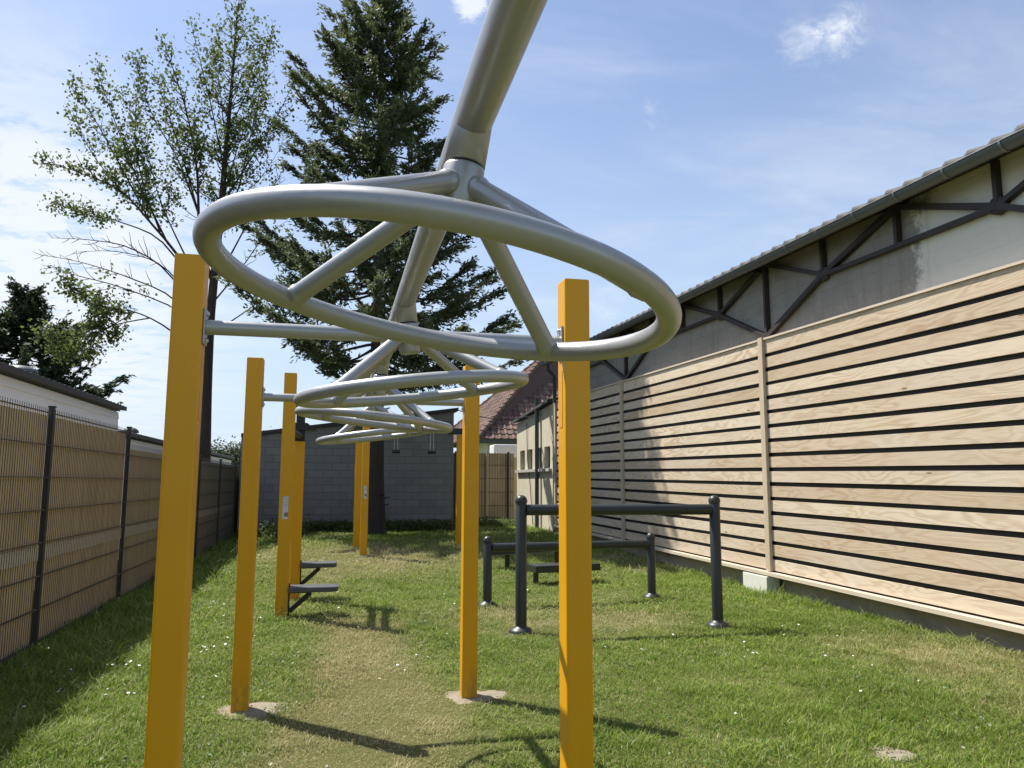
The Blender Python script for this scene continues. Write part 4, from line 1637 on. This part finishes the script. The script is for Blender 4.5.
    limb([(211, 305), (240, 270), (262, 240), (285, 222)], 1.0, .040, .006, .10, .3, .9, .34)
    limb([(209, 335), (236, 318), (262, 300), (290, 282)], .6, .040, .006, .70, .45, .8, .26)
    # finer laterals along the upper trunk
    tp = [(219, 230), (221, 205), (223, 185), (225, 165), (226, 148), (228, 128), (230, 110), (231, 92), (233, 74), (234, 58), (236, 40)]
    for i, (tx_, ty_) in enumerate(tp):
        for sd in (-1, 1):
            ln_ = (78 - 5.5 * i) * random.uniform(.75, 1.1)
            ex, ey = tx_ + sd * ln_ * .80, ty_ - ln_ * random.uniform(.55, .85)
            mx, my = tx_ + sd * ln_ * .45, ty_ - ln_ * .28
            limb([(tx_, ty_), (mx, my), (ex, max(ey, 8))], random.uniform(-1.6, 1.6), .026, .005, .55, .25, .75, .34)
    wood.build('branches', 'bark', root)
    V_ = np.concatenate(V); T_ = np.concatenate(T)
    raw_mesh('foliage', V_, len(V_) // 4, 'leaf', root, {'tint': T_}, 4)


broadleaf()


spruce('conifer_tree', 'broad dark green conifer behind the white outbuilding roof at far left', -10.9, 30, 8.4, 1.6,
       [1.6, 3.0, 4.0, 5.0, 6.0, 7.0, 7.8, 8.4], [4.2, 4.2, 3.8, 3.4, 2.9, 2.1, 1.2, .3], [1.8, 2.6, 3.2, 3.0, 2.5, 1.9, 1.1, .3],
       lean=0, dens=1.5, leaf=.075, trunk=.2, material='cypress')
spruce('conifer_tree', 'shorter dark conifer merging with the broad one at the picture edge', -14.6, 31, 7.6, 1.6,
       [1.6, 3.0, 4.5, 6.0, 7.6], [3.2, 3.2, 2.6, 1.6, .2], [3.2, 3.2, 2.6, 1.6, .2],
       lean=0, dens=.6, leaf=.085, trunk=.2, material='cypress')


def bush_tree(label, x, y, h, r, n):
    root = thing('distant_tree', label, 'tree', (x, y, 0), 'distant rounded trees')
    MB().tube([(x, y, -.2), (x, y, h * .6)], [.2, .08], 7).build('trunk', 'bark', root)
    V, T = [], []
    for _ in range(n):
        u = RNG.normal(size=3); u /= np.linalg.norm(u)
        c = np.array([x, y, h - r]) + u * r * random.uniform(.5, .95) * np.array([1, 1, .85])
        m = 150
        V.append(leaf_cloud(c + RNG.normal(0, r * .16, (m, 3)), .10, .4, elong=1.3))
        T.append(np.clip(.55 + random.uniform(-.25, .25) + RNG.normal(0, .12, m), 0, 1))
    V = np.concatenate(V); T = np.concatenate(T)
    raw_mesh('crown', V, len(V) // 4, 'far_leaf', root, {'tint': T}, 4)


bush_tree('distant rounded green tree just right of the tall broadleaf trunk', -6.6, 48, 4.1, 1.7, 60)
bush_tree('distant green tree low between the outbuilding and shed', -4.9, 50, 4.0, 1.6, 60)
bush_tree('distant taller green tree beside the shed roof end', -3.7, 52, 4.6, 1.8, 60)


# ------------------------------------------------------------------ weeds along the shed and fences
def weeds():
    V, T = [], []
    spots = []
    for _ in range(420):
        spots.append((random.uniform(-2.4, 3.3), random.uniform(21.4, 22.25), random.uniform(.08, .32)))
    for _ in range(160):
        spots.append((random.uniform(3.5, 5.6), random.uniform(23.0, 25.4), random.uniform(.08, .25)))
    for _ in range(60):
        spots.append((random.gauss(-1.1, .25), random.gauss(20.5, .4), random.uniform(.25, .6)))
    for x, y, h in spots:
        m = 22
        Q = np.array([x, y, float(zg(x, y))]) + RNG.normal(0, 1, (m, 3)) * np.array([.10, .10, 0]) + np.stack([np.zeros(m), np.zeros(m), RNG.uniform(.1, 1, m) * h], 1)
        V.append(leaf_cloud(Q, .05, .5, elong=1.8))
        T.append(np.clip(.45 + random.uniform(-.2, .2) + RNG.normal(0, .15, m), 0, 1))
    V = np.concatenate(V); T = np.concatenate(T)
    o = raw_mesh('weeds', V, len(V) // 4, 'leaf', None, {'tint': T}, 4)
    tag(o, 'low leafy weeds growing along the foot of walls', 'weeds', kind='stuff')


weeds()
